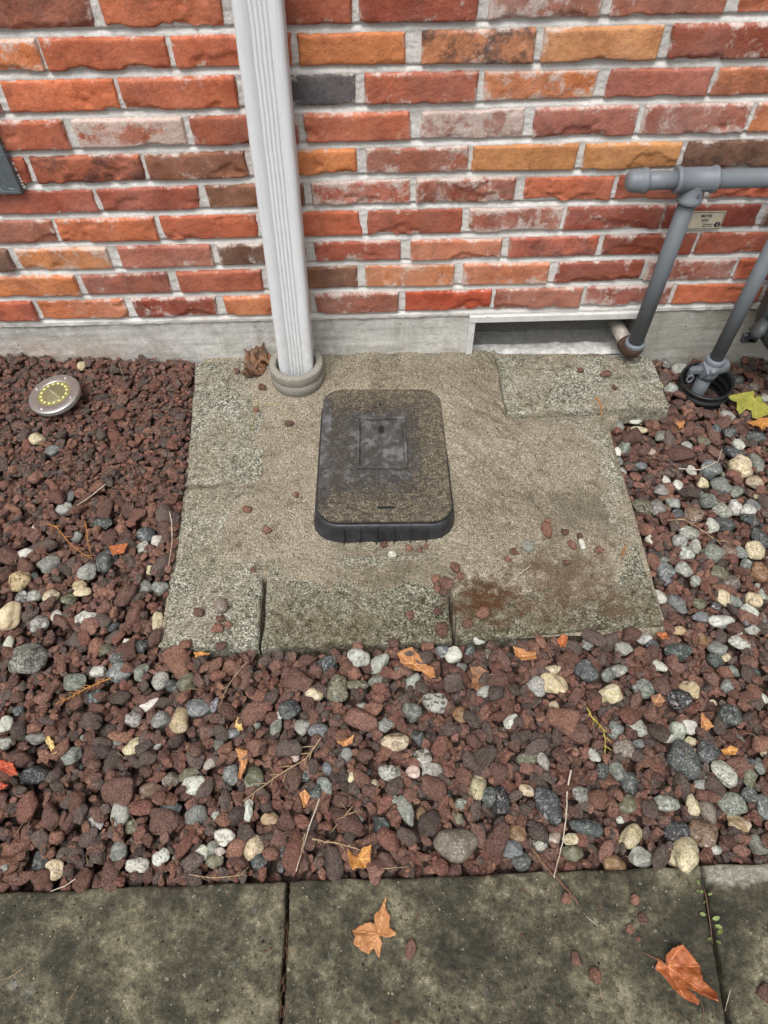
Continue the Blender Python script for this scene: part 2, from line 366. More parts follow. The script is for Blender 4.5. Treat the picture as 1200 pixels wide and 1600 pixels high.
def mat_spout():
    m = Mat('white_painted_aluminium'); co = m.n('ShaderNodeTexCoord').outputs['Object']
    st = m.noise(1.0, 5, .65, co=m.map((260, 260, 3), co=co)); n1 = m.noise(14, 5, .6, co=co)
    c = m.mix(m.remap(st, .44, .72, 0, .45), (.66, .675, .69), (.50, .515, .54))
    c = m.mix(m.remap(n1, .5, .7, 0, .3), c, (.60, .61, .62))
    c = m.mix(m.remap(m.noise(110, 3, .6, co=co), .74, .76, 0, .8), c, (.22, .21, .2))
    zz = m.sep(co)[2]; c = m.mix(m.math('MULTIPLY', m.remap(zz, .26, .04), m.remap(m.noise(60, 6, .72, co=co), .42, .66, 0, .55)), c, (.34, .31, .26))
    return m.fin(c, m.remap(st, .3, .7, .34, .5), m.bump(m.noise(420, 3, .6, co=co), .0003, .6), spec=.45)

def mat_lid():
    m = Mat('sand_caked_black_plastic'); co = m.n('ShaderNodeTexCoord').outputs['Object']; x, y, z = m.sep(co)
    n1 = m.noise(16, 7, .66, co=co, dist=.7); n2 = m.noise(70, 6, .7, co=co); g = m.noise(650, 3, .7, co=co)
    plast = m.mix(m.remap(n2, .35, .65), (.045, .044, .044), (.085, .084, .084))
    plast = m.mix(m.remap(m.noise(34, 6, .7, co=co), .50, .60, 0, .8), plast, (.19, .195, .20))
    cell = m.sep(m.voro(560, 'Color'))[0]
    sand = m.ramp(cell, [(0, (.042, .034, .023)), (.35, (.105, .086, .057)), (.75, (.18, .15, .102)), (1, (.40, .35, .26))])
    sand = m.mix(m.remap(n2, .42, .62), sand, m.mix(1.0, sand, (.55, .52, .48), 'MULTIPLY'))
    # sand lies where the lid is buried: back, right and front edge, thinner at the middle
    hat = m.math('MULTIPLY', m.remap(m.math('ABSOLUTE', x), .085, .035), m.remap(m.math('ABSOLUTE', m.math('ADD', y, -.012)), .125, .06))
    bare = m.math('MAXIMUM', hat, m.remap(x, -.112, -.128))
    rim = m.math('MAXIMUM', m.math('MAXIMUM', m.remap(y, .10, .19), m.remap(x, .03, .12, 0, .95)), m.remap(y, -.10, -.165, 0, .8))
    f = m.math('ADD', m.math('ADD', m.math('MULTIPLY', rim, .22), m.remap(n2, .36, .64, .20, .0)), m.math('MULTIPLY', bare, m.remap(m.noise(24, 6, .68, co=co), .38, .58, .02, -.34)))
    f = m.math('ADD', f, m.remap(g, .3, .7, -.16, .16))
    f = m.remap(f, .03, .22, .10, .92)
    c = m.mix(f, plast, sand)
    tex = m.math('MAXIMUM', m.math('SINE', m.math('MULTIPLY', x, 1300)), m.math('SINE', m.math('MULTIPLY', y, 1300)))
    h = m.math('ADD', m.math('MULTIPLY', tex, .12), m.math('ADD', m.math('MULTIPLY', f, 1.0), m.math('MULTIPLY', g, 1.2)))
    return m.fin(c, m.remap(f, 0, 1, .45, .93), m.bump(h, .0016, 1.0), spec=.4)

def mat_plain(name, col, rough=.6, metal=0.0, var=.35, sc=120, bd=.0005, spec=.4):
    m = Mat(name); n = m.noise(sc, 5, .68); n2 = m.noise(sc*5, 3, .6)
    c = m.mix(m.remap(n, .35, .68, 0, 1), tuple(min(1, v*(1+var)) for v in col), tuple(v*(1-var) for v in col))
    return m.fin(c, m.remap(n, .3, .7, max(.05, rough-.1), min(1, rough+.1)), m.bump(m.math('ADD', n, n2), bd, .8), metal=metal, spec=spec)

def mat_leaf(name, c1, c2, c3):
    m = Mat(name); v = m.attr('vein'); n1 = m.noise(60, 5, .65); n2 = m.noise(260, 4, .7)
    c = m.mix(m.remap(n1, .36, .64), c1, c2); c = m.mix(m.remap(n2, .55, .7, 0, .7), c, c3)
    c = m.mix(m.remap(m.noise(45, 6, .75), .54, .72, 0, .5), c, c3); c = m.mix(m.remap(v, .35, .9, 0, .85), c, tuple(min(1, q*1.55+.04) for q in c1))
    m.fin(c, m.remap(n1, .3, .7, .38, .62), m.bump(m.math('ADD', m.math('MULTIPLY', v, 1.0), n2), .0012, .9), spec=.4)
    m.b.inputs['Subsurface Weight'].default_value = 0.0
    return m.m

MAT = dict(brick=mat_brick(), mortar=mat_mortar(), found=mat_foundation(), paver=mat_paver(), sand=mat_sand(), walk=mat_walk(),
    lava=mat_lava(False), lava_s=mat_lava(True), peb=mat_pebble(False), peb_s=mat_pebble(True),
    spout=mat_spout(), lid=mat_lid(),
    pipe=mat_paint('grey_gas_pipe_paint', (.125, .14, .155), .55, .35, (.07, .045, .035), -.035), pipe_lt=mat_paint('grey_fitting_paint', (.155, .175, .195), .45, .3),
    meter=mat_paint('dark_meter_paint', (.045, .05, .052), .5, .3), rust=mat_plain('rusty_brown_iron', (.065, .036, .026), .75, 0, .5, 70, .0012),
    galv=mat_plain('bare_galvanised_pipe', (.34, .31, .27), .6, .2, .4, 90),
    plate=mat_paint('weathered_dark_steel', (.105, .125, .135), .38, .4, (.50, .52, .54), .075),
    wood=mat_paint('peeling_white_wood', (.62, .62, .60), .75, .45, (.30, .28, .25), .03, .0012),
    dust=mat_plain('dusty_white_ledge', (.58, .57, .54), .9, 0, .3, 60, .002, .2), wire=mat_plain('grey_screen_wire', (.25, .248, .24), .55, .3, .4, 200),
    void=mat_plain('dark_crawlspace', (.012, .012, .012), .95), blackpl=mat_plain('black_plastic', (.013, .0135, .0145), .42, 0, .4, 45, .0006, .45),
    skirt=mat_plain('scuffed_black_box_plastic', (.024, .025, .028), .42, 0, .55, 38, .0012, .45),
    collar=mat_plain('grey_cement_pipe', (.30, .285, .245), .9, 0, .3, 260, .0022, .2), soil=mat_plain('dark_soil', (.065, .042, .034), .95, 0, .5, 60, .004, .2),
    steel=mat_plain('brushed_stainless', (.46, .45, .43), .34, .8, .16, 30, .0002), screw=mat_plain('bright_screw', (.62, .61, .58), .3, .9, .1),
    stake=mat_plain('sage_plastic', (.16, .17, .14), .5), lens=mat_plain('cloudy_lens', (.22, .20, .075), .22, 0, .3, 70, .0002, .5),
    led=mat_plain('pale_yellow_led', (.74, .70, .34), .4, 0, .06), solar=mat_plain('olive_solar_cell', (.17, .15, .085), .3, 0, .35, 60, .0002),
    solarline=mat_plain('pale_busbar', (.55, .52, .38), .4), label=mat_plain('cream_sticker', (.58, .53, .40), .5, 0, .1, 50, .0001),
    ink=mat_plain('dark_blue_ink', (.018, .022, .04), .6, 0, .1), twig=mat_plain('pale_twig', (.30, .21, .125), .85, 0, .4, 160, .001),
    twig_d=mat_plain('brown_twig', (.14, .075, .045), .85, 0, .4, 160, .001), stalk=mat_plain('bleached_stalk', (.44, .38, .30), .8, 0, .25, 160, .0006),
    frond=mat_plain('dead_cedar_frond', (.38, .175, .05), .8, 0, .4, 300), frond_y=mat_plain('yellow_cedar_frond', (.38, .30, .06), .8, 0, .3, 300),
    weed=mat_plain('weed_green', (.14, .18, .05), .5, 0, .4, 200, .0004), weed_r=mat_plain('weed_stem', (.10, .055, .035), .6),
    caulk=mat_plain('white_caulk', (.62, .61, .58), .7, 0, .15, 80, .001),
    lf_tan=mat_leaf('tan_leaf', (.42, .20, .075), (.30, .12, .04), (.14, .05, .02)), lf_or=mat_leaf('orange_leaf', (.37, .12, .035), (.25, .062, .018), (.10, .028, .012)),
    lf_yel=mat_leaf('yellow_green_leaf', (.33, .30, .055), (.22, .24, .045), (.16, .09, .02)), lf_gold=mat_leaf('gold_leaf', (.44, .21, .05), (.33, .135, .03), (.15, .06, .018)),
    lf_br=mat_leaf('brown_leaf', (.30, .145, .065), (.17, .085, .05), (.07, .04, .03)), lf_dk=mat_leaf('withered_leaf', (.20, .10, .05), (.085, .048, .032), (.03, .02, .017)), lf_red=mat_leaf('red_leaf', (.36, .055, .016), (.22, .03, .01), (.09, .015, .008)),
    lf_pale=mat_leaf('pale_yellow_leaf', (.52, .38, .14), (.40, .26, .085), (.2, .11, .04)))

# ================================================================== SETTING
def gz(x, y):              # mean level of the gravel bed; it falls to the right along the wall
    return -0.010 - 0.042*np.asarray(x)*(1-sstep(.35, 1.05, -np.asarray(y, float)))
S = 20.0
gx = np.concatenate([[-S], np.linspace(-1.8, 1.8, 60), [S]]); gy = np.concatenate([[-S], np.linspace(-1.9, .1, 40), [S]])
X, Y = np.meshgrid(gx, gy, indexing='ij')
Zg = np.where((abs(X) < 1.81) & (Y > -1.95) & (Y < .11), gz(X, Y)-.032+.006*fbm(X*20, Y*20, 0, 3), -.05)
tag(obj('ground', np.stack([X, Y, Zg], -1).reshape(-1, 3), gridF(len(gx), len(gy)), MAT['soil']), 'dark damp soil under the gravel bed', 'ground', kind='structure')

# ---------------------------------------------------------------- brick wall
wallE = empty('brick_wall', (0, 0, .135))
tag(wallE, 'old red and orange brick wall with pale mortar on concrete foundation', 'wall')
def wpart(name, V, F, mat, parent=None, smooth=True):
    V = np.asarray(V, float)-np.array([0, 0, .135]); return obj(name, V, F, mat, parent or wallE, smooth)
RL = [(60, 46), (180, 109), (80, 175), (60, 234), (120, 286), (80, 333), (160, 376), (100, 421), (80, 461), (120, 497)]
RM = [(600, 36), (600, 100), (620, 162), (560, 220), (650, 268), (560, 317), (700, 364), (560, 405), (640, 446), (700, 484)]
RR = [(1025, 24), (1130, 93), (1025, 150), (1077, 209), (1130, 260), (1140, 309), (1144, 353), (1140, 395), (1080, 436), (1100, 472)]
rowpts = []
for a in zip(RL, RM, RR):
    p = [on_y(*q) for q in a]; rowpts.append(([q[0] for q in p], [q[2] for q in p]))
def rowz(i, x):
    if i < 0: return rowz(0, x) - i*.0667
    if i > 9: return rowz(9, x)-.0667*(i-9)
    xs, zs = rowpts[i]; ideal = .135+.0667*(9-i)
    return np.interp(x, xs, zs)*.75+ideal*.25
BC = dict(O=(198, 126, 82), N=(186, 108, 80), R=(168, 96, 76), D=(150, 80, 65), M=(162, 106, 90), T=(204, 146, 104), C=(198, 142, 92), B=(142, 98, 78), K=(86, 88, 94), W=(116, 86, 73), L=(190, 126, 92), V=(176, 84, 62))
# (left px, right px, colour, lime bloom, burn)
ROWS = [
 [(-30, 146, 'M', .3, .55), (158, 349, 'N', .2, 0), (365, 550, 'R', .2, 0), (560, 748, 'D', .3, 0), (764, 942, 'M', .8, 0), (955, 1137, 'M', .4, .2), (1153, 1340, 'N', .3, 0)],
 [(-112, 66, 'O', .8, 0), (68, 264, 'N', .2, 0), (270, 457, 'N', .3, 0), (465, 634, 'O', .1, 0), (658, 836, 'L', .3, .9), (846, 1032, 'T', .2, 0), (1042, 1232, 'D', .5, 0)],
 [(-190, -2, 'R', .2, 0), (8, 186, 'N', .2, .15), (190, 372, 'N', .3, 0), (384, 557, 'K', .4, .3), (569, 746, 'R', .4, 0), (752, 932, 'O', .8, 0), (946, 1109, 'M', .3, .1), (1114, 1290, 'L', .2, .45)],
 [(-78, 106, 'R', .3, .2), (117, 291, 'N', 1.25, 0), (299, 467, 'R', .3, 0), (474, 642, 'N', .3, 0), (656, 820, 'M', 1.1, 0), (832, 994, 'M', .4, .25), (1000, 1168, 'M', .7, 0), (1174, 1345, 'L', .2, .2)],
 [(-128, 46, 'R', .2, 0), (52, 224, 'R', .2, .75), (228, 388, 'B', .4, .2), (396, 558, 'O', .1, 0), (571, 732, 'M', .6, .2), (736, 901, 'C', .1, 0), (911, 1062, 'C', .2, 0), (1068, 1245, 'W', .3, .6)],
 [(-12, 151, 'R', .3, .1), (154, 314, 'R', .3, .2), (322, 476, 'B', .3, .3), (486, 642, 'R', .9, 0), (650, 806, 'D', .9, 0), (817, 958, 'N', .3, 0), (960, 1106, 'R', .3, .3), (1113, 1290, 'R', .3, 0)],
 [(-66, 89, 'M', .4, .2), (92, 246, 'N', .3, 0), (254, 405, 'N', .2, 0), (411, 565, 'N', .1, 0), (573, 723, 'R', .3, .1), (731, 878, 'M', .95, 0), (881, 1034, 'D', .6, 0), (1036, 1185, 'D', .2, .15), (1193, 1350, 'W', .2, .4)],
 [(-132, 19, 'W', .2, .3), (28, 172, 'O', .6, 0), (186, 333, 'M', .4, .1), (341, 478, 'W', .4, .2), (490, 628, 'R', .4, 0), (641, 783, 'L', .4, .1), (794, 938, 'R', .3, .6), (941, 1084, 'D', .2, 0), (1089, 1240, 'R', .3, 0)],
 [(-24, 122, 'O', .4, 0), (131, 268, 'M', .3, .3), (279, 411, 'R', .2, 0), (421, 560, 'B', .3, .3), (569, 710, 'L', .6, 0), (722, 857, 'L', .5, 0), (866, 1002, 'D', .4, 0), (1008, 1146, 'M', .8, 0), (1150, 1300, 'N', .2, 0)],
 [(-84, 58, 'R', .2, 0), (62, 200, 'N', .4, 0), (210, 342, 'D', .7, .2), (352, 486, 'L', .1, 0), (493, 623, 'M', .5, .2), (631, 767, 'V', .2, 0), (772, 908, 'M', .3, .2), (912, 1046, 'M', .7, 0), (1052, 1188, 'N', .2, 0), (1194, 1340, 'R', .2, 0)],
]
XL, XR = -1.38, 1.38
def build_brick(i, x0, x1, ckey, wash, burn, k):
    xm = (x0+x1)/2; zb0 = float(rowz(i, x0)); zb1 = float(rowz(i, x1)); H0 = float(rowz(i-1, x0))-zb0-.0108; H1 = float(rowz(i-1, x1))-zb1-.0108
    L = x1-x0; nx, ny = max(10, int(L/.0034)), 20
    # denser towards the arrises
    def sp(n, Lm):
        t = np.linspace(0, 1, n-6); e = np.array([.0012, .003, .0055])/Lm
        return np.sort(np.concatenate([t, e, 1-e]))
    u = sp(nx, L); v = sp(ny, .054); U, Vv = np.meshgrid(u, v, indexing='ij'); s = 100+k*7
    ch = rng.random(4)
    def edge(t, Ln, sd, amp, chip):
        d = fbm(t*Ln/.0065, k*3.1, 0, sd, 2)*amp*.42 + fbm(t*Ln/.07, k*1.7, 0, sd+5, 2)*amp
        c = sstep(.45, .72, vnoise(t*Ln/.055+k*9.1, 0, 0, sd+9))*chip*1.15*(1+.5*fbm(t*Ln/.007, k, 0, sd+2, 2))
        return d-c
    eL = -edge(Vv, .054, s, .0019, .004*ch[0]); eR = edge(Vv, .054, s+20, .0019, .005*ch[1])
    eB = -edge(U, L, s+40, .0010, .0052*ch[2]); eT = edge(U, L, s+60, .0012, .004*ch[3]*.6)
    Xc = (x0+eL)*(1-U)+(x1+eR)*U; zb = zb0*(1-U)+zb1*U; Hh = H0*(1-U)+H1*U
    Zc = (zb+eB)*(1-Vv)+(zb+Hh+eT)*Vv
    # round the corners in plan of the face
    dx = np.minimum(U, 1-U)*L; dz = np.minimum(Vv, 1-Vv)*.054
    rc = .0045; cx = np.clip(rc-dx, 0, rc); cz = np.clip(rc-dz, 0, rc); dd = np.hypot(cx, cz)
    pull = np.where((cx > 0) & (cz > 0), np.clip(dd/rc-1, 0, 1)*rc/np.maximum(dd, 1e-9), 0)
    Xc = Xc+np.where(U < .5, 1, -1)*cx*pull*.9; Zc = Zc+np.where(Vv < .5, 1, -1)*cz*pull*.9
    d = np.minimum(dx, dz)
    P = .0092+rng.uniform(-.0018, .0026)
    Yc = -P + .0080*np.exp(-(d/.0021)**1.3)
    Yc = Yc - rng.normal(0, .0011)*(U-.5)*2 - rng.normal(0, .0007)*(Vv-.5)*2
    Yc = Yc - .0011*fbm(Xc/.03, Zc/.03, k*.37, s+3, 4) - .0005*fbm(Xc/.006, Zc/.006, 0, s+4, 3)
    # spalled hollows, mostly along the lower arris
    low = np.exp(-(Vv*.054)/.016)
    sp_ = sstep(.20, .34, fbm(Xc/.07, Zc/.035, k*1.9, s+8, 4)*.9+low*.32-.10)*(.45+.55*low)
    Yc = Yc + sp_*.0062*(1 if ch[2] > .35 else .3)*(1+.45*fbm(Xc/.008, Zc/.008, 0, s+2, 3))
    Yc = np.where(d > .004, np.minimum(Yc, -.0048), Yc)
    front = np.stack([Xc, Yc, Zc], -1)
    nX, nY = len(u), len(v)
    ring = [(a, 0) for a in range(nX)]+[(nX-1, b) for b in range(1, nY)]+[(a, nY-1) for a in range(nX-2, -1, -1)]+[(0, b) for b in range(nY-2, 0, -1)]
    idx = np.array([a*nY+b for a, b in ring]); V = front.reshape(-1, 3); back = V[idx].copy(); back[:, 1] = .03
    o = len(V); n = len(idx); q = np.arange(n)
    F = np.concatenate([gridF(nX, nY), np.stack([idx[q], o+q, o+(q+1) % n, idx[(q+1) % n]], 1)])
    V = np.concatenate([V, back]); c0 = np.array([xm, 0, (zb0+zb1)/2+.027])
    ob = obj('brick', V-c0, F, MAT['brick'], wallE); ob.location = c0-np.array([0, 0, .135])
    attr(ob.data, 'edge', np.concatenate([1-np.exp(-d.ravel()/.006), np.zeros(n)]))
    c = np.array(lin(BC[ckey])); c = c*np.array([1.03, .98, .90]); c = c*rng.uniform(.88, 1.12)*(1+rng.normal(0, .035, 3)); ob.color = (*np.clip(c, .01, .8), 1)
    ob['wash'] = float(wash+rng.uniform(-.05, .15)); ob['burn'] = float(burn)
k = 0
for i in range(-3, 10):
    if i >= 0:
        row = [(float(wall_x(a, float(rowz(i, 0))+.027)), float(wall_x(b, float(rowz(i, 0))+.027)), c, w, bu) for a, b, c, w, bu in ROWS[i]]
    else:
        off = .11*(i % 2); row = [(x+off, x+off+.2017, random.choice('NRDMOLB'), random.random()*.6, random.choice((0, 0, .4))) for x in np.arange(-1.05, .9, .2127)]
    row.sort()
    while row[0][0] > XL: a = row[0][0]-.0115; row.insert(0, (a-.2+rng.normal(0, .003), a, random.choice('NRDMOB'), random.random()*.6, 0))
    while row[-1][1] < XR: a = row[-1][1]+.0115; row.append((a, a+.2+rng.normal(0, .003), random.choice('NRDMOB'), random.random()*.6, 0))
    for x0, x1, c, w, bu in row:
        k += 1; build_brick(i, x0, x1, c, w, bu, k)
# mortar bed between the bricks
mx = np.arange(XL-.15, XR+.15, .0042); mz = np.arange(.116, .96, .003); X, Z = np.meshgrid(mx, mz, indexing='ij')
Ym = -.0026 - .0012*fbm(X/.05, Z/.02, 0, 11, 3) - .0014*fbm(X/.009, Z/.009, 0, 12, 3) - .0003*rng.standard_normal(X.shape)
for i in range(-3, 11):        # bed joints are struck: tucked in under the upper brick, flush on the lower one
    zr = rowz(i, mx)[:, None]; t_ = (Z-(zr-.0112))/.0112; Ym = Ym + np.where((t_ > -.1) & (t_ < 1.15), .0075*np.clip(t_, 0, 1)**1.5-.0012, 0)
Ym = np.maximum(Ym, -.0046)
Ym = Ym - .0016*sstep(.132, .124, Z)*(1+fbm(X/.02, Z/.02, 0, 5, 2))
wpart('mortar', np.stack([X, Ym, Z], -1).reshape(-1, 3), gridF(len(mx), len(mz))[:, ::-1], MAT['mortar'])
wpart('wall_core', *box(XL-.15, XR+.15, .03, .10, .10, .97), MAT['mortar'], smooth=False)

# ---------------------------------------------------------------- concrete foundation with the crawl-space vent opening
VX0, VX1, VZ0, VZ1 = .243, .668, -.042, .113
def fpatch(x0, x1, z0, z1):
    nx, nz = max(2, int((x1-x0)/.006)), max(3, int((z1-z0)/.005))
    a = np.linspace(x0, x1, nx); b = np.linspace(z0, z1, nz); X, Z = np.meshgrid(a, b, indexing='ij')
    Y = .0015 - .0014*fbm(X/.12, Z/.012, 0, 31, 3) - .0012*fbm(X/.03, Z/.03, 0, 32, 4) - .004*sstep(.045, .03, Z)*sstep(-.2, .5, fbm(X/.2, 0, 0, 33, 3))
    return np.stack([X, Y, Z], -1).reshape(-1, 3), gridF(nx, nz)[:, ::-1]
f = join(fpatch(XL-.15, VX0-.001, -.15, .1245), fpatch(VX1+.001, XR+.15, -.15, .1245), fpatch(VX0-.001, VX1+.001, VZ1, .1245), fpatch(VX0-.001, VX1+.001, -.15, VZ0),
         box(XL-.15, VX0-.002, .012, .10, -.15, .118), box(VX1+.002, XR+.15, .012, .10, -.15, .118))
wpart('foundation', *f, MAT['found'])
# vent: recess, ledge, screen and four painted wooden rails
vent = wpart('vent', *join(box(VX0-.002, VX1+.002, .105, .11, VZ0, VZ1), box(VX0-.002, VX1+.002, .012, .10, VZ1-.001, VZ1+.005)), MAT['void'], smooth=False)
nx, ny = 80, 16; a = np.linspace(VX0-.002, VX1+.002, nx); b = np.linspace(.003, .10, ny); X, Y = np.meshgrid(a, b, indexing='ij')
Z = VZ0+.020+.006*fbm(X/.04, Y/.03, 0, 41, 4)+.06*(Y-.003)*.25
wpart('vent_ledge', np.stack([X, Y, Z], -1).reshape(-1, 3), gridF(nx, ny), MAT['dust'], vent)
ws = []
for x in np.arange(VX0+.004, VX1-.045, .0034):
    ws.append(box(x, x+.0008, .0500, .0507, VZ0+.018, VZ1-.004))
for z in np.arange(VZ0+.022, VZ1-.004, .0034):
    ws.append(box(VX0, VX1-.050+.006*math.sin(z*90), .0509, .0515, z, z+.0008))
wpart('insect_screen', *join(*ws), MAT['wire'], vent, False)
for nm, bx in (('vent_rail', (VX0-.006, VX1+.004, -.012, .012, VZ1-.014, VZ1+.004)), ('vent_stile', (VX0-.006, VX0+.010, -.0095, .012, VZ0+.012, VZ1-.0145)),
               ('vent_stile', (VX1-.010, VX1+.004, -.0095, .012, VZ0+.012, VZ1-.0145)), ('vent_rail', (VX0-.008, VX1+.004, -.013, .012, VZ0-.006, VZ0+.0115))):
    bevel(wpart(nm, *box(*bx), MAT['wood'], vent, False), .0018, 2)

# ---------------------------------------------------------------- slabs: pavers and walkway
def slab_mesh(corners, zt, th, res=.006, wear=.004, seed=0, rough=.0012, mat=None):
    """corners: 4 points (x,y) a-b-c-d; top rounded and chipped along the arrises, sides down to th"""
    A, B, C, D = [np.array(c, float) for c in corners]
    L1 = np.linalg.norm(B-A); L2 = np.linalg.norm(D-A)
    def sp(L):
        n = max(4, int(L/res)); e = np.array([.0015, .004, .008])/L
        return np.unique(np.concatenate([np.linspace(0, 1, n), e, 1-e]))
    u, v = sp(L1), sp(L2); U, V = np.meshgrid(u, v, indexing='ij')
    P = (A*(1-U[..., None])+B*U[..., None])*(1-V[..., None])+(D*(1-U[..., None])+C*U[..., None])*V[..., None]
    du = np.minimum(U, 1-U)*L1; dv = np.minimum(V, 1-V)*L2; d = np.minimum(du, dv)
    x, y = P[..., 0], P[..., 1]; nn = fbm(x/.03, y/.03, seed, seed, 4)
    cen = (A+B+C+D)/4; w = np.exp(-d/.004)
    inw = (cen-P); inw = inw/np.linalg.norm(inw, axis=-1, keepdims=True)
    P = P+inw*(w*(wear*.6*(1+nn*1.4)))[..., None]
    Z = zt - wear*1.5*np.exp(-d/.0032)*(1+.9*nn) + rough*fbm(x/.012, y/.012, 0, seed+2, 3) + rough*1.2*fbm(x/.08, y/.08, 0, seed+3, 2)
    nX, nY = len(u), len(v); Vt = np.concatenate([P, Z[..., None]], -1).reshape(-1, 3)
    ring = [(a, 0) for a in range(nX)]+[(nX-1, b) for b in range(1, nY)]+[(a, nY-1) for a in range(nX-2, -1, -1)]+[(0, b) for b in range(nY-2, 0, -1)]
    idx = np.array([a*nY+b for a, b in ring]); n = len(idx); o = len(Vt); parts = [Vt]
    F = [gridF(nX, nY)]; prev = idx
    for s in range(1, 4):
        q = Vt[idx].copy(); q[:, 2] = q[:, 2]-(th*s/3); jit = fbm(q[:, 0]/.012, q[:, 1]/.012, q[:, 2]/.012, seed+6, 3)*.0015
        dirc = q[:, :2]-cen; dirc /= np.linalg.norm(dirc, axis=1, keepdims=True); q[:, :2] += dirc*(jit[:, None]+.001)
        cur = o+np.arange(n)+(s-1)*n; parts.append(q); k_ = np.arange(n)
        F.append(np.stack([prev[k_], cur[k_], cur[(k_+1) % n], prev[(k_+1) % n]], 1)); prev = cur
    Vv = np.concatenate(parts); Fa = np.concatenate(F)
    e1 = B-A; e2 = D-A
    if e1[0]*e2[1]-e1[1]*e2[0] < 0: Fa = Fa[:, ::-1]
    return Vv, Fa
def g2(u, v, z=0.0): return on_z(u, v, z)[:2]
walk = empty('walkway', (0, -1.2, 0)); tag(walk, 'dark weathered concrete walkway along the gravel bed', 'walkway', kind='structure')
WE = lambda x: -1.2015+.0045*x        # rear edge line
wj = [-1.30, -.152, .487, 1.5]; sk = [0, 0, -.030, -.05]
for a in range(3):
    x0, x1 = wj[a]+.0012, wj[a+1]-.0012
    c = [(x0, WE(x0)), (x1, WE(x1)), (x1+sk[a+1]*2.2, -1.85), (x0+sk[a]*2.2, -1.85)]
    z = (.000, -.001, .0015)[a]
    V, F = slab_mesh(c, z, .06, .008, .0032, 60+a, .0012)
    o_ = obj('slab', V-np.array([0, -1.2, 0]), F, MAT['walk'], walk)
# pavers (8 x 16 inch) laid round the valve box
PAV = [
 ('concrete paver beside the downspout collar with speckled surface, left of the valve box', [(-.452, -.010), (-.250, -.008), (-.248, -.414), (-.419, -.414)], .002),
 ('concrete paver at the lower left corner of the pad, red chips lying on it', [(-.420, -.420), (-.2275, -.420), (-.2280, -.812), (-.414, -.803)], .001),
 ('mossy concrete paver at the front of the pad between two dark cracks', [(-.2250, -.612), (.1365, -.606), (.1365, -.808), (-.2250, -.812)], .000),
 ('rust-stained concrete paver at the lower right corner of the pad', [(.1400, -.604), (.536, -.598), (.542, -.788), (.1400, -.806)], -.001),
 ('concrete paver half covered by sand along the right edge of the pad', [(.340, -.235), (.544, -.232), (.545, -.594), (.342, -.598)], -.004),
 ('raised concrete paver under the foundation vent, its front edge showing', [(.306, -.030), (.702, -.040), (.702, -.222), (.308, -.236)], .012),
]
PAVPOLY = []
for a, (lb, c, z) in enumerate(PAV):
    cen = np.mean(np.array(c), 0); V, F = slab_mesh(c, z, .045, .0055, .0045 if a < 5 else .006, 80+a*5, .0012)
    V = V-np.array([cen[0], cen[1], z])
    o = obj('concrete_paver', V, F, MAT['paver']); o.location = (cen[0], cen[1], z); tag(o, lb, 'paver', 'concrete pavers around the valve box')
    PAVPOLY.append(np.array(c))
PAD = np.array([(-.452, 0), (.70, 0), (.702, -.222), (.544, -.235), (.542, -.788), (.14, -.808), (-.222, -.814), (-.414, -.805), (-.419, -.416)])
def inpoly(poly, x, y):
    x = np.asarray(x, float); y = np.asarray(y, float); r = np.zeros(x.shape, bool); n = len(poly)
    for i in range(n):
        (xa, ya), (xb, yb) = poly[i], poly[i-1]
        c = ((ya > y) != (yb > y)) & (x < (xb-xa)*(y-ya)/(yb-ya+1e-12)+xa); r ^= c
    return r
def polydist(poly, x, y):
    d = np.full(np.shape(x), 9.0); n = len(poly)
    for i in range(n):
        a = np.array(poly[i]); b = np.array(poly[i-1]); e = b-a; L = e@e
        t = np.clip(((x-a[0])*e[0]+(y-a[1])*e[1])/L, 0, 1); d = np.minimum(d, np.hypot(x-a[0]-t*e[0], y-a[1]-t*e[1]))
    return np.where(inpoly(poly, x, y), d, -d)
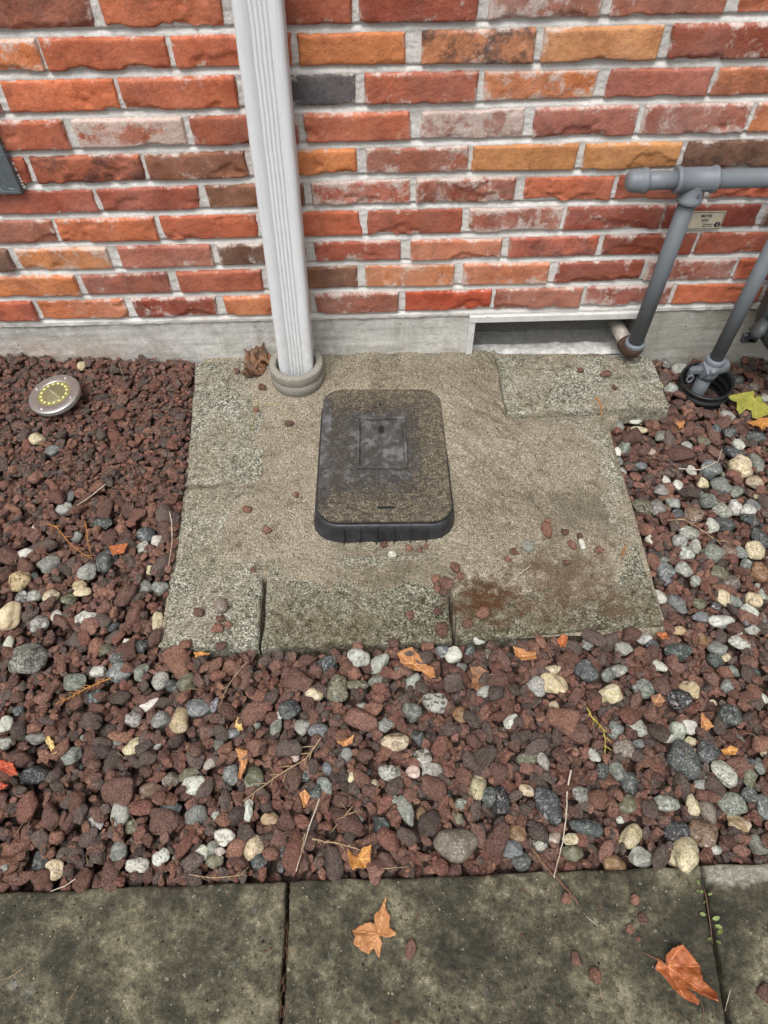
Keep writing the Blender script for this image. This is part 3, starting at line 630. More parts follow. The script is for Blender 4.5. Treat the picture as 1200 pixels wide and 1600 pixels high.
# hardened sand spilled over the middle of the pad
SPX = [(425, 553), (402, 640), (405, 750), (345, 790), (330, 880), (412, 893), (480, 905), (560, 920), (690, 925), (800, 920), (900, 930), (985, 925), (985, 860), (945, 780), (920, 700), (880, 665), (795, 655), (776, 575), (770, 553), (640, 548)]
SP = np.array([g2(*p) for p in SPX]); SP[[0, -1, -2], 1] = .02
ax = np.arange(-.43, .58, .003); ay = np.arange(-.80, .006, .003); X, Y = np.meshgrid(ax, ay, indexing='ij')
d = polydist(SP, X, Y)+.045*fbm(X/.07, Y/.07, 0, 51, 5)
BOXC = np.array([.018, -.349]); bxd = np.maximum(abs(X-BOXC[0])-.139, abs(Y-BOXC[1])-.206)
def sandz(X, Y, d, bxd):
    z = -.009+.016*sstep(-.05, .06, d) - .06*sstep(-.004, -.012, polydist(PAD, X, Y))
    z = z + .0035*fbm(X/.10, Y/.10, 0, 52, 4) + .0018*fbm(X/.02, Y/.02, 0, 53, 3)
    z = z + .012*np.exp(-(np.abs(X-.20)/.05)**2)*sstep(-.60, -.30, Y)*sstep(.0, -.1, Y+.02)
    z = z + .009*np.exp(-((Y+.11)/.05)**2)*np.exp(-((X-.02)/.16)**2)
    z = z - .016*np.exp(-((Y+.575)/.055)**2)*np.exp(-((X-.02)/.17)**4)
    z = z - .006*np.exp(-((X+.14)/.03)**2)*sstep(-.60, -.5, Y)*sstep(-.15, -.25, Y)
    z = z - .020*X*sstep(-.35, 0, Y)
    for (xa, ya, xb, yb) in ((-.2262, -.66, -.2262, -.83), (.1380, -.70, .1385, -.83), (-.44, -.417, -.27, -.4175)):     # the paver joints stay open
        L2_ = (xb-xa)**2+(yb-ya)**2; t_ = np.clip(((X-xa)*(xb-xa)+(Y-ya)*(yb-ya))/L2_, 0, 1); z = z - .07*np.exp(-(np.hypot(X-xa-t_*(xb-xa), Y-ya-t_*(yb-ya))/.0024)**2)
    rid = np.abs(fbm(X/.05+.8*Y/.05, Y/.13, 0, 57, 3)); z = z + .010*sstep(.16, .0, rid)*np.exp(-((X-.28)/.10)**2)*sstep(-.62, -.5, Y)
    return z
Zs = sandz(X, Y, d, bxd)+.0006*rng.standard_normal(X.shape)
tag(obj('spilled_sand', np.stack([X, Y, Zs], -1).reshape(-1, 3), gridF(len(ax), len(ay)), MAT['sand']), 'tan hardened sand spilled around the black valve box over the pavers', 'sand', kind='stuff')
def pad_z(x, y):          # walking level on the pad
    dd = polydist(SP, np.array([x]), np.array([y])); s = float(sandz(np.array([x]), np.array([y]), dd+.045*fbm(x/.07, y/.07, 0, 51, 5), 0)[0])
    t = -1.0
    for (lb, c, z) in PAV:
        if inpoly(np.array(c), np.array([x]), np.array([y]))[0]: t = max(t, z)
    return max(s, t)

# ================================================================== OBJECTS
# ---------------------------------------------------------------- downspout and its collar
def spout_section():
    w, dp, r = .041, .028, .010; pts = []
    def arc(cx, cy, a0, a1, n=5):
        for t in np.linspace(a0, a1, n): pts.append((cx+r*math.cos(t), cy+r*math.sin(t)))
    # front face (towards -y) with narrow flutes
    arc(-w+r, -dp+r, math.pi, 1.5*math.pi)
    fl = np.linspace(-.013, .018, 5)
    for x in fl:
        for dx, dy in ((-.0024, 0), (-.0012, .0020), (0, .0027), (.0012, .0020), (.0024, 0)): pts.append((x+dx, -dp+dy))
    arc(w-r, -dp+r, 1.5*math.pi, 2*math.pi)
    for y in (-.006, .006): pts.extend([(w, y-.003), (w-.002, y), (w, y+.003)])
    arc(w-r, dp-r, 0, .5*math.pi); arc(-w+r, dp-r, .5*math.pi, math.pi)
    for y in (.006, -.006): pts.extend([(-w, y+.003), (-w+.002, y), (-w, y-.003)])
    return pts
ds = empty('downspout', (-.184, -.098, -.02)); tag(ds, 'white ribbed metal downspout running down the brick wall', 'downspout')
sec = spout_section(); ns = len(sec); V = []; F = []
bot = np.array([0, 0, 0.0]); top = np.array([.0205, .061, 1.10]); nst = 24
for s in range(nst+1):
    t = s/nst; c = bot*(1-t)+top*t; j = .0004*math.sin(s*2.3)
    for x, y in sec: V.append((c[0]+x+j, c[1]+y, c[2]))
for s in range(nst):
    for q in range(ns): F.append((s*ns+q, s*ns+(q+1) % ns, (s+1)*ns+(q+1) % ns, (s+1)*ns+q))
obj('pipe_body', V, F, MAT['spout'], ds)
V = []; 
for s, zz in ((0, .72), (1, .735)):
    t = zz/1.10; c = bot*(1-t)+top*t
    for x, y in sec: V.append((c[0]+x*1.035, c[1]+y*1.05, c[2]))
col = empty('drain_collar', (-.184, -.099, .012)); tag(col, 'grey cement pipe collar around the foot of the downspout', 'pipe collar')
prof = [(.0475, -.05), (.0470, .050), (.0478, .0555), (.0500, .0575), (.0605, .0575), (.0635, .0560), (.0645, .0530), (.0645, .0340), (.0630, .0318), (.0628, .0300), (.0645, .0280), (.0640, .0060), (.0622, .0040), (.0610, -.0100), (.0600, -.06)]
V, F = lathe(prof, 64); V = np.array(V); a = np.arctan2(V[:, 1], V[:, 0]); V *= (1+.010*fbm(np.cos(a)*3, np.sin(a)*3, V[:, 2]/.03, 71, 3))[:, None]*np.array([1, 1, 0])+np.array([0, 0, 1])
V[:, 2] += .0012*fbm(V[:, 0]/.012, V[:, 1]/.012, 0, 72, 3)
obj('collar_ring', V, F, MAT['collar'], col)
obj('collar_void', [(.0465*math.cos(t), .0465*math.sin(t), -.004) for t in np.linspace(0, 2*math.pi, 24, endpoint=False)], [tuple(range(24))], MAT['void'], col)

# ---------------------------------------------------------------- steel plate at the left edge
pl = empty('metal_plate', (-.80, -.006, .4535)); tag(pl, 'dark grey scuffed metal plate fixed to the bricks at left edge', 'metal plate')
bevel(obj('sheet', *box(-.11, .1065, -.012, .002, 0, .21), MAT['plate'], pl, False), .0012)
obj('lip', *box(-.11, .1045, -.0150, -.0122, .003, .0075), MAT['plate'], pl, False)
obj('fold', *box(.1005, .1060, -.0150, -.0122, .0080, .21), MAT['plate'], pl, False)
ck = []
for t in np.arange(.0, .20, .006): 
    if rng.random() < .6: ck.append(box(.107, .1095+rng.random()*.002, -.004, .003, t, t+.0058))
obj('caulk', *join(*ck), MAT['caulk'], pl)

# ---------------------------------------------------------------- gas piping
def cyl(p0, p1, r, n=32, r2=None):
    return tube([p0, p1], [r, r if r2 is None else r2], n)
def rings(p, d, prof, n=32):
    V, F = lathe(prof, n); return orient(V, d, p), F
PX, PY, PZ = .638, -.070, .480
gp = empty('gas_pipe', (PX, PY, .05)); tag(gp, 'grey gas pipe with capped tee and riser entering the foundation vent', 'gas pipe')
def gpo(name, VF, mat, smooth=True, parent=None):
    V = np.array(VF[0], float)-np.array([PX, PY, .05]); return obj(name, V, VF[1], MAT[mat], parent or gp, smooth)
R1 = .0177
def capped(prof, p, d, n=36): return rings(p, d, prof, n)
# riser, slightly out of plumb
rb = (PX-.003, PY, .072); rt = (PX+.004, PY, .452)
gpo('riser', cyl(rb, rt, R1, 36), 'pipe')
gpo('cap', capped([(0, -.026), (.009, -.0255), (.016, -.023), (.020, -.0175), (.0215, -.010), (.0215, .004), (.0240, .006), (.0240, .014), (.0215, .0155), (.0177, .0158)], (PX-.108, PY, PZ), (1, 0, 0)), 'pipe_lt')
gpo('run_pipe', cyl((PX-.11, PY, PZ), (PX-.03, PY, PZ), R1, 36), 'pipe_lt')
gpo('run_pipe', cyl((PX+.03, PY, PZ), (PX+.75, PY, PZ), R1, 36), 'pipe_lt')
tee = gpo('tee', join(rings((PX+.003, PY, PZ), (1, 0, 0), [(.0170, -.040), (.0245, -.040), (.0252, -.038), (.0252, -.0325), (.0228, -.0305), (.0228, .0305), (.0252, .0325), (.0252, .038), (.0245, .040), (.0170, .040)], 40),
               rings((PX+.004, PY, PZ), (0, 0, -1), [(.0226, .0), (.0226, .032), (.0250, .034), (.0254, .042), (.0247, .0435), (.0170, .0435)], 40)), 'pipe_lt')
for s_, sz, dz, dx in (('GLOBAL', .0085, -.010, -.002), ('ES', .009, -.021, .006)):
    me = text_mesh(s_, sz, .0002, .0006); me.materials.append(MAT['pipe_lt']); t = bpy.data.objects.new('cast_lettering', me); link(t, tee)
    th = math.asin(min(.99, -dz/.024)); t.location = (PX+dx-PX, -.0228*math.cos(th) if s_ != 'ES' else -.0228, PZ+dz-.05); t.rotation_euler = (math.pi/2+(th if s_ != 'ES' else 0), 0, 0)
# elbow: brown iron, turned into the vent
el = [(PX-.003, PY, .076), (PX-.003, PY, .062), (PX-.004, PY+.004, .053), (PX-.006, PY+.014, .047), (PX-.009, PY+.030, .046), (PX-.010, PY+.036, .046)]
gpo('elbow', tube(el, [.0225, .0235, .0242, .024, .023, .0225], 28), 'rust')
gpo('elbow_band', rings((PX-.003, PY, .068), (0, 0, 1), [(.0170, 0), (.0232, 0), (.0240, .002), (.0240, .009), (.0226, .0112), (.0178, .0114)], 36), 'pipe_lt')
gpo('stub_pipe', tube([(PX-.010, PY+.034, .046), (PX-.022, PY+.13, .048)], .0175, 28), 'galv')

# sticker on the brick behind the riser
sk_ = empty('meter_sticker', (.727, -.0115, .357)); tag(sk_, 'cream sticker with dark lettering on brick behind the gas riser', 'sticker')
sk_.rotation_euler = (0, math.radians(.6), 0)
obj('sheet', *box(-.048, .0335, -.0006, .0006, -.0215, .0205), MAT['label'], sk_, False)
fr = join(box(-.0465, .0318, -.0011, -.0007, .0180, .0189), box(-.0465, .0318, -.0011, -.0007, -.0198, -.0190), box(.0309, .0318, -.0011, -.0007, -.0189, .0179), box(-.0465, -.0457, -.0011, -.0007, -.0189, .0179))
obj('border', *fr, MAT['ink'], sk_, False)
for s_, sz, x, z, b in (('METER', .0083, -.0185, .0098, .00025), ('ION', .0083, -.0140, -.0002, .00025), ('Washington', .0046, -.0085, -.0090, .00018), ('Natural Gas', .0046, -.0085, -.0140, .00018)):
    me = text_mesh(s_, sz, b); me.materials.append(MAT['ink']); t = bpy.data.objects.new('print', me); link(t, sk_); t.location = (x, -.0009, z); t.rotation_euler = (math.pi/2, 0, 0)
hexv = [(.0238+.0072*math.cos(a), -.0009, -.0105+.0072*math.sin(a)) for a in np.arange(6)*math.pi/3]
obj('emblem', hexv, [(0, 1, 2, 3, 4, 5)], MAT['ink'], sk_, False)
obj('emblem_flame', [(.0222, -.0013, -.0150), (.0240, -.0013, -.0150), (.0258, -.0013, -.0060), (.0242, -.0013, -.0060)], [(0, 1, 2, 3)], MAT['label'], sk_, False)

# service riser with its valve, in the corrugated sleeve
RX, RY = .826, -.112
gr = empty('gas_service_riser', (RX, RY, -.04)); tag(gr, 'grey gas service riser with shutoff valve standing in the black sleeve', 'gas riser')
def gro(name, VF, mat, smooth=True):
    V = np.array(VF[0], float)-np.array([RX, RY, -.04]); return obj(name, V, VF[1], MAT[mat], gr, smooth)
gro('upper_pipe', tube([(RX-.001, RY, .055), (RX+.0075, RY+.001, .40)], .0160, 32), 'pipe')
gro('inlet_bend', tube([(RX+.0075, RY+.001, .39), (RX+.008, RY, .42), (RX+.014, RY, .437), (RX+.03, RY-.001, .446), (.905, -.114, .446), (.922, -.115, .441), (.930, -.115, .428), (.932, -.115, .39)], .0165, 24), 'pipe')
gro('lower_pipe', tube([(RX-.010, RY+.002, -.12), (RX-.006, RY, .012)], [.0175, .018], 32), 'pipe')
gro('valve_collar', rings((RX-.001, RY, .050), (.02, 0, 1), [(.0155, -.006), (.0222, -.006), (.0232, -.003), (.0232, .006), (.0216, .0085), (.0160, .009)], 36), 'pipe_lt')
vb = join(tube([(RX-.006, RY, .000), (RX-.004, RY, .014), (RX-.003, RY, .030), (RX-.001, RY, .048)], [.0215, .0235, .0235, .0225], 28),
          tube([(RX-.024, RY-.006, .026), (RX+.006, RY, .027), (RX+.034, RY+.006, .028), (RX+.037, RY+.006, .028)], [.0185, .0185, .0185, .0165], 28))
gro('valve_body', vb, 'pipe_lt')
fl = gro('valve_flange', tube([(RX-.0275, RY-.0075, .026), (RX-.0225, RY-.0060, .026)], .0245, 4), 'pipe_lt', False); bevel(fl, .003, 3)
gro('valve_bolt', join(rings((RX-.006, RY-.0225, .034), (0, -1, .35), [(.0, .0055), (.0035, .0055), (.004, .004), (.0072, .004), (.0078, .002), (.0078, -.004)], 24)), 'pipe_lt')
bevel(gro('valve_key', join(box(RX-.052, RX-.027, RY-.013, RY+.002, .018, .033), box(RX-.056, RX-.048, RY-.013, RY+.001, .006, .030)), 'pipe', False), .002)
nt = 20
gro('lock_wing', tube([(RX-.050+.007*math.cos(t), RY-.012, .004+.011*math.sin(t)) for t in np.linspace(0, 2*math.pi, nt)], .0028, 8, False), 'pipe')

slv = empty('corrugated_sleeve', (.830, -.112, -.042)); tag(slv, 'black corrugated plastic sleeve set in the gravel around the gas valve', 'pipe sleeve')
prof = [(.0545, -.09)]
for q in range(5): zz = -.085+q*.020; prof += [(.0530, zz), (.0530, zz+.006), (.0575, zz+.010), (.0575, zz+.016)]
prof += [(.0575, .018), (.0575, .028), (.0590, .030), (.0625, .0300), (.0640, .0285), (.0640, .0230), (.0618, .0210), (.0618, .0130), (.0655, .0110), (.0660, .0020), (.0620, -.0010), (.0620, -.0090), (.0655, -.0110), (.0655, -.0200), (.062, -.09)]
V, F = lathe(prof, 64); V = np.array(V); V[:, 1] *= 1.02; obj('sleeve_wall', V, F, MAT['blackpl'], slv); slv.rotation_euler = (math.radians(2), math.radians(-3), 0)
obj('sleeve_floor', [(.054*math.cos(t), .054*math.sin(t), -.055) for t in np.linspace(0, 2*math.pi, 24, endpoint=False)], [tuple(range(24))], MAT['void'], slv)

# gas meter, only its lower left shoulder is in view
gm = empty('gas_meter', (.992, -.115, .085)); tag(gm, 'dark grey gas meter body behind the service riser at right edge', 'gas meter')
def sblock(w, d, h, e, n=40, m=14):
    V = []; F = []
    for j in range(m+1):
        ph = -math.pi/2+math.pi*j/m; cz = math.copysign(abs(math.sin(ph))**.55, math.sin(ph)); cr = abs(math.cos(ph))**.55
        for k_ in range(n):
            a = 2*math.pi*k_/n; V.append((w*cr*math.copysign(abs(math.cos(a))**e, math.cos(a)), d*cr*math.copysign(abs(math.sin(a))**e, math.sin(a)), h*cz))
    for j in range(m):
        for k_ in range(n): F.append((j*n+k_, j*n+(k_+1) % n, (j+1)*n+(k_+1) % n, (j+1)*n+k_))
    return V, F
V, F = sblock(.105, .075, .115, .6); obj('meter_case', [(x, y, z+.125) for x, y, z in V], F, MAT['meter'], gm)
V, F = lathe([(.0, .030), (.060, .030), (.085, .022), (.095, .008), (.098, 0), (.098, -.01)], 48); obj('front_cover', orient(V, (0, -1, 0), (0, -.060, .125)), F, MAT['meter'], gm)
obj('seam_flange', orient(*[lathe([(.098, -.004), (.112, -.004), (.112, .004), (.098, .004)], 48)[0]], (0, -1, 0), (0, -.004, .125)), lathe([(.098, -.004), (.112, -.004), (.112, .004), (.098, .004)], 48)[1], MAT['meter'], gm)
obj('drain_plug', *tube([(-.095, -.01, .085), (-.118, -.016, .060), (-.122, -.018, .045)], [.018, .017, .013], 20), MAT['meter'], gm)
bevel(obj('bracket', *box(-.135, -.098, -.012, .0, .028, .052), MAT['meter'], gm, False), .002)
for x in (-.06, .06): obj('union', *tube([(x, 0, .225), (x, 0, .25), (x, 0, .30)], [.026, .026, .022], 24), MAT['meter'], gm)

obj('outlet_pipe', *tube([(.06, 0, .30), (.06, .002, .36), (.06, .02, .385), (.06, .045, .395)], .0165, 20), MAT['pipe'], gm)

# ---------------------------------------------------------------- disc ground light
gl = empty('ground_light', (-.747, -.170, .052), (math.radians(3), math.radians(-6), math.radians(8))); tag(gl, 'round stainless solar ground light tilted on the red gravel', 'ground light')
V, F = lathe([(.0375, -.002), (.0375, .0012), (.0390, .0022), (.0575, .0012), (.0600, -.0002), (.0610, -.0025), (.0600, -.0050), (.0560, -.0060)], 72); obj('bezel', V, F, MAT['steel'], gl)
V, F = lathe([(.0570, -.0055), (.0592, -.0075), (.0592, -.0125), (.0570, -.0145), (.030, -.0150), (.020, -.030), (0, -.031)], 64); obj('housing', V, F, MAT['steel'], gl)
V, F = lathe([(0, .0008), (.0345, .0008), (.0376, .0006)], 64); obj('lens', V, F, MAT['lens'], gl)
V, F = lathe([(0, .0016), (.0262, .0016), (.0268, .0011)], 48); cell = obj('solar_cell', V, F, MAT['solar'], gl)
bx = np.array(box(-.024, .024, -.0004, .0004, .0017, .0021)[0]); ca, sa = math.cos(-.9), math.sin(-.9)
obj('busbar', np.stack([bx[:, 0]*ca-bx[:, 1]*sa, bx[:, 0]*sa+bx[:, 1]*ca, bx[:, 2]], 1), box(0, 1, 0, 1, 0, 1)[1], MAT['solarline'], cell, False)
lm = mesh_np('led', *box(-.0024, .0024, -.0021, .0021, .0009, .0022), MAT['led'], False)
for q in range(16):
    a = 2*math.pi*(q+.3)/16; o = link(bpy.data.objects.new('led', lm), gl); o.location = (.0306*math.cos(a), .0306*math.sin(a), 0)
V, F = lathe([(0, .0034), (.0010, .0030), (.0012, .0036), (.0030, .0034), (.0034, .0015)], 20); sm = mesh_np('screw', V, F, MAT['screw'])
for q in range(4):
    a = math.pi*(.25+.5*q)+.25; o = link(bpy.data.objects.new('screw', sm), gl); o.location = (.049*math.cos(a), .049*math.sin(a), 0)
obj('stake', *tube([(0, -.012, -.014), (0, -.016, -.05), (0, -.016, -.10)], [.019, .017, .006], 20), MAT['stake'], gl)

# ---------------------------------------------------------------- valve box
vb_ = empty('valve_box', (BOXC[0], BOXC[1], .029), (math.radians(-4.6), math.radians(1.2), math.radians(-.6))); tag(vb_, 'black plastic irrigation valve box with sand-caked lid in the pad', 'valve box')
HW, HL, CR = .139, .208, .046
def rrect(hw, hl, r, n=10):
    P = []
    for cx, cy, a0 in ((hw-r, hl-r, 0), (-hw+r, hl-r, .5), (-hw+r, -hl+r, 1.0), (hw-r, -hl+r, 1.5)):
        for t in np.linspace(0, .5, n): a = math.pi*(a0+t); P.append((cx+r*math.cos(a), cy+r*math.sin(a)))
    Q = []                      # resample the straights
    for i, p in enumerate(P):
        q = P[(i+1) % len(P)]; L = math.hypot(q[0]-p[0], q[1]-p[1]); m = max(1, int(L/.010))
        for s in range(m): Q.append((p[0]+(q[0]-p[0])*s/m, p[1]+(q[1]-p[1])*s/m))
    return Q
def loft(prof, cap=None):
    V = []; F = []; base = rrect(HW, HL, CR); n = len(base)
    ang = [math.atan2(y, x) for x, y in base]
    for ins, z in prof:
        for (x, y) in base: V.append((x*(HW-ins)/HW, y*(HL-ins)/HL, z))
    for s in range(len(prof)-1):
        for q in range(n): F.append((s*n+q, s*n+(q+1) % n, (s+1)*n+(q+1) % n, (s+1)*n+q))
    if cap: F.append(tuple(range((len(prof)-1)*n, len(prof)*n)))
    return V, F
V, F = loft([(-.014, -.095), (-.013, -.065), (-.007, -.026), (-.0048, -.0140), (-.0025, -.0120), (.004, -.0118), (.010, -.020)]); V = np.array(V)
V[:, :2] *= (1+.004*fbm(V[:, 0]/.03, V[:, 1]/.03, V[:, 2]/.02, 91, 3))[:, None]
obj('box_wall', V, F, MAT['skirt'], vb_)
ribm = mesh_np('skirt_rib', *box(-.0012, .0012, -.0022, .004, -.070, -.016), MAT['skirt'], False)
for x_ in (-.085, -.052, -.018, .018, .052, .085):
    o = link(bpy.data.objects.new('skirt_rib', ribm), vb_); o.location = (x_, -HL-.0085, 0); o.rotation_euler = (-.13, 0, 0)
# lid as a dense sheet so dirt and sag read
V, F = loft([(.0040, -.0100), (-.0006, -.0092), (-.0010, -.0030), (.0004, -.0006), (.0025, .0004), (.0100, .0008), (.0135, .0006), (.0150, -.0004), (.0165, .0000)])
n = len(rrect(HW, HL, CR)); base = np.array(V[-n:]); V = list(V)
for s in range(1, 12):
    f_ = 1-s/12.5
    for p in base: V.append((p[0]*f_, p[1]*f_, .0004+.0008*float(fbm(p[0]*f_/.05, p[1]*f_/.05, 0, 93, 3))))
for s in range(8, 19):
    for q in range(n): F.append((s*n+q, s*n+(q+1) % n, (s+1)*n+(q+1) % n, (s+1)*n+q))
F.append(tuple(range(19*n, 20*n)))
lid = obj('lid', V, F, MAT['lid'], vb_)
hx0, hx1, hy0, hy1 = -.058, .052, -.066, .100
def bar(x0, x1, y0, y1, z0, z1): return box(x0, x1, y0, y1, z0, z1)
bevel(obj('hatch_frame', *join(bar(hx0, hx1, hy1-.006, hy1, .0, .0080), bar(hx0, hx1, hy0, hy0+.006, .0, .0080), bar(hx0, hx0+.005, hy0+.0062, hy1-.0062, .0, .0078), bar(hx1-.005, hx1, hy0+.0062, hy1-.0062, .0, .0078)), MAT['lid'], lid, False), .0015)
bevel(obj('reader_hatch', *bar(hx0+.008, hx1-.008, hy0+.009, hy1-.009, -.001, .0028), MAT['lid'], lid, False), .0012)
bevel(obj('hatch_step', *bar(hx0+.014, hx1-.014, hy0+.040, hy0+.085, .0030, .0040), MAT['lid'], lid, False), .0008)
kv = [(-.004+.0066*math.cos(t), .060+.0128*math.sin(t), .0062) for t in np.linspace(0, 2*math.pi, 20, endpoint=False)]
V, F = lathe([(.0062, .0), (.0064, .0018), (.0050, .0022), (.0046, .0002), (.0001, .0001)], 24)
obj('keyhole_rim', [(x*1.2-.004, y*2.3+.060, z+.0028) for x, y, z in V], F, MAT['skirt'], lid)
obj('keyhole', kv, [tuple(range(20))], MAT['void'], lid, False).location.z = -.0014
bevel(obj('latch', *join(bar(-.020, .008, .160, .166, 0, .0036), bar(-.020, -.016, .140, .1598, 0, .0034), bar(.004, .008, .140, .1598, 0, .0034), bar(-.0155, .0035, .140, .144, 0, .0032)), MAT['lid'], lid, False), .001)
obj('latch_bolt', [(-.006+.0035*math.cos(t), .150+.0035*math.sin(t), .0022) for t in np.linspace(0, 2*math.pi, 14, endpoint=False)], [tuple(range(14))], MAT['void'], lid, False)
obj('pull_slot', [(.002+sx*.0145+.0032*math.cos(t), -.176+.0034*math.sin(t), .0020) for sx, a0 in ((1, -.5), (-1, .5)) for t in np.linspace(a0*math.pi, (a0+1)*math.pi, 8)], [tuple(range(16))], MAT['void'], lid, False)

# ---------------------------------------------------------------- stone shapes
def ico(sub):
    bm = bmesh.new(); bmesh.ops.create_icosphere(bm, subdivisions=sub, radius=1.0); bm.verts.ensure_lookup_table()
    V = np.array([v.co[:] for v in bm.verts]); F = np.array([[v.index for v in f.verts] for f in bm.faces]); bm.free(); return V, F
ICO = {s: ico(s) for s in (1, 2, 3, 4)}
def lava_shape(seed, sub):
    r_ = np.random.default_rng(seed); V, F = ICO[sub]
    nrm = r_.normal(size=(13, 3)); nrm /= np.linalg.norm(nrm, axis=1, keepdims=True); d = r_.uniform(.60, 1.0, 13)
    dots = V@nrm.T; rr = np.where(dots > .05, d/np.maximum(dots, .05), 9.0)
    k_ = 22.0; r = -np.log(np.exp(-k_*np.minimum(rr, 3)).sum(1)+np.exp(-k_*1.15))/k_
    r = r*(1+.13*fbm(V[:, 0]*2.2, V[:, 1]*2.2, V[:, 2]*2.2, seed, 2)+.11*fbm(V[:, 0]*4.6, V[:, 1]*4.6, V[:, 2]*4.6, seed+5, 3))
    P = V*r[:, None]; P -= (P.max(0)+P.min(0))/2; return P/np.abs(P).max(0), F
def peb_shape(seed, sub):
    r_ = np.random.default_rng(seed+500); V, F = ICO[sub]
    nrm = r_.normal(size=(10, 3)); nrm /= np.linalg.norm(nrm, axis=1, keepdims=True); d = r_.uniform(.62, .98, 10)
    dots = V@nrm.T; rr = np.where(dots > .05, d/np.maximum(dots, .05), 9.0); k_ = 9.0
    r = -np.log(np.exp(-k_*np.minimum(rr, 3)).sum(1)+np.exp(-k_*1.0))/k_
    r = r*(1+.20*vnoise(V[:, 0]*1.4, V[:, 1]*1.4, V[:, 2]*1.4, seed)+.02*fbm(V[:, 0]*5, V[:, 1]*5, V[:, 2]*5, seed+5, 2))
    P = V*r[:, None]; P -= (P.max(0)+P.min(0))/2; return P/np.abs(P).max(0), F
NL, NP_ = 48, 30
LV = {s: [lava_shape(i*11+3, s) for i in range(NL)] for s in (2, 3)}
PV = {s: [peb_shape(i*13+1, s) for i in range(NP_)] for s in (2, 3, 4)}
LM = [mesh_np('lava_rock', *LV[3][i], MAT['lava'], False) for i in range(NL)]
PM = [mesh_np('river_pebble', *PV[4][i], MAT['peb']) for i in range(NP_)]

# height map of everything a stone can rest on
RES = .003; HX0, HY0 = -1.42, -1.26; NXh, NYh = int(2.84/RES), int(1.28/RES)
hx = HX0+np.arange(NXh)*RES; hy = HY0+np.arange(NYh)*RES; GX, GY = np.meshgrid(hx, hy, indexing='ij')
Hm = gz(GX, GY)-.032
blocked = inpoly(PAD, GX, GY) | (GY > -.002) | (GY < -1.2015+.0045*GX-.0005)
blocked |= np.hypot(GX-.832, GY+.110) < .066
def patch(x, y, R):
    i0 = max(0, int((x-R-HX0)/RES)); i1 = min(NXh, int((x+R-HX0)/RES)+2); j0 = max(0, int((y-R-HY0)/RES)); j1 = min(NYh, int((y+R-HY0)/RES)+2)
    return slice(i0, i1), slice(j0, j1)
keep = np.zeros((NXh, NYh), bool)          # tops of the hand-placed stones and leaves stay clear
def foot(x, y, a, b, c, th):
    si, sj = patch(x, y, max(a, b)); dx = GX[si, sj]-x; dy = GY[si, sj]-y; ct, st = math.cos(th), math.sin(th)
    r2 = ((dx*ct+dy*st)/a)**2+((-dx*st+dy*ct)/b)**2; m = r2 < 1
    return si, sj, m, c*np.sqrt(np.clip(1-r2, 0, 1))
def rest(x, y, a, b, c, th, soft=.55):
    si, sj, m, dome = foot(x, y, a, b, c, th)
    if not m.any(): return None
    v = (Hm[si, sj]+dome)[m]; return soft*v.max()+(1-soft)*v.mean(), si, sj, m, dome
def commit(z, si, sj, m, dome):
    h = Hm[si, sj]; h[m] = np.maximum(h[m], (z+dome)[m])
rocks = []   # (kind, x, y, z, a, b, c, th, tilt, colour, level)
LC = [(119, 89, 80), (132, 100, 91), (108, 83, 77), (102, 90, 86), (138, 103, 90), (117, 92, 85), (96, 84, 80), (125, 89, 80)]
def infr(x, y, pad=30):
    u, v, d_ = proj((x, y, 0)); return -pad < u < 1200+pad and v < 1600+pad
def xlim(y): return 1.02+.33*(1+y/1.2) if y > -1.2 else 1.0
def drop_lava(n, rmean, rsd, level, cands=4, soft=.55, avoid=False, lim=.02, corner=False):
    out = 0; tries = 0
    while out < n and tries < n*4:
        tries += 1
        best = None; r = float(np.clip(rmean*math.exp(rng.normal(0, rsd)), .0042, .024))
        for q in range(cands):
            y = -rng.random()*(.62 if corner else 1.2); xm = xlim(y); x = rng.uniform(-xm, -.36 if corner else xm)
            i, j = int((x-HX0)/RES), int((y-HY0)/RES)
            if blocked[i, j] or (avoid and keep[i, j]): continue
            loc_r = r*(1-.30*float(sstep(-.70, -.35, y))*float(sstep(-.30, -.45, x)))
            a, b, c = loc_r*rng.uniform(1.0, 1.65), loc_r*rng.uniform(.78, 1.08), loc_r*rng.uniform(.5, .78); th = rng.random()*6.283
            w = rest(x, y, a, b, c, th, soft)
            if w is None: continue
            si, sj, m, dome = w[1:]
            nb = (blocked[si, sj] & m).sum()/m.sum()
            if nb > .22: continue
            if avoid and (keep[si, sj] & m).sum()/m.sum() > .30: continue
            rel = w[0]-float(gz(x, y))
            if best is None or rel < best[0]: best = (rel, x, y, a, b, c, th, w)
        if best is None: continue
        rel, x, y, a, b, c, th, w = best
        if rel+c*.3 > lim: continue
        commit(*w); out += 1
        rocks.append((level, x, y, w[0], a, b, c, th, rng.normal(0, .35, 2), LC[rng.integers(len(LC))]))
    return out
drop_lava(4200, .0105, .25, 0, 2)

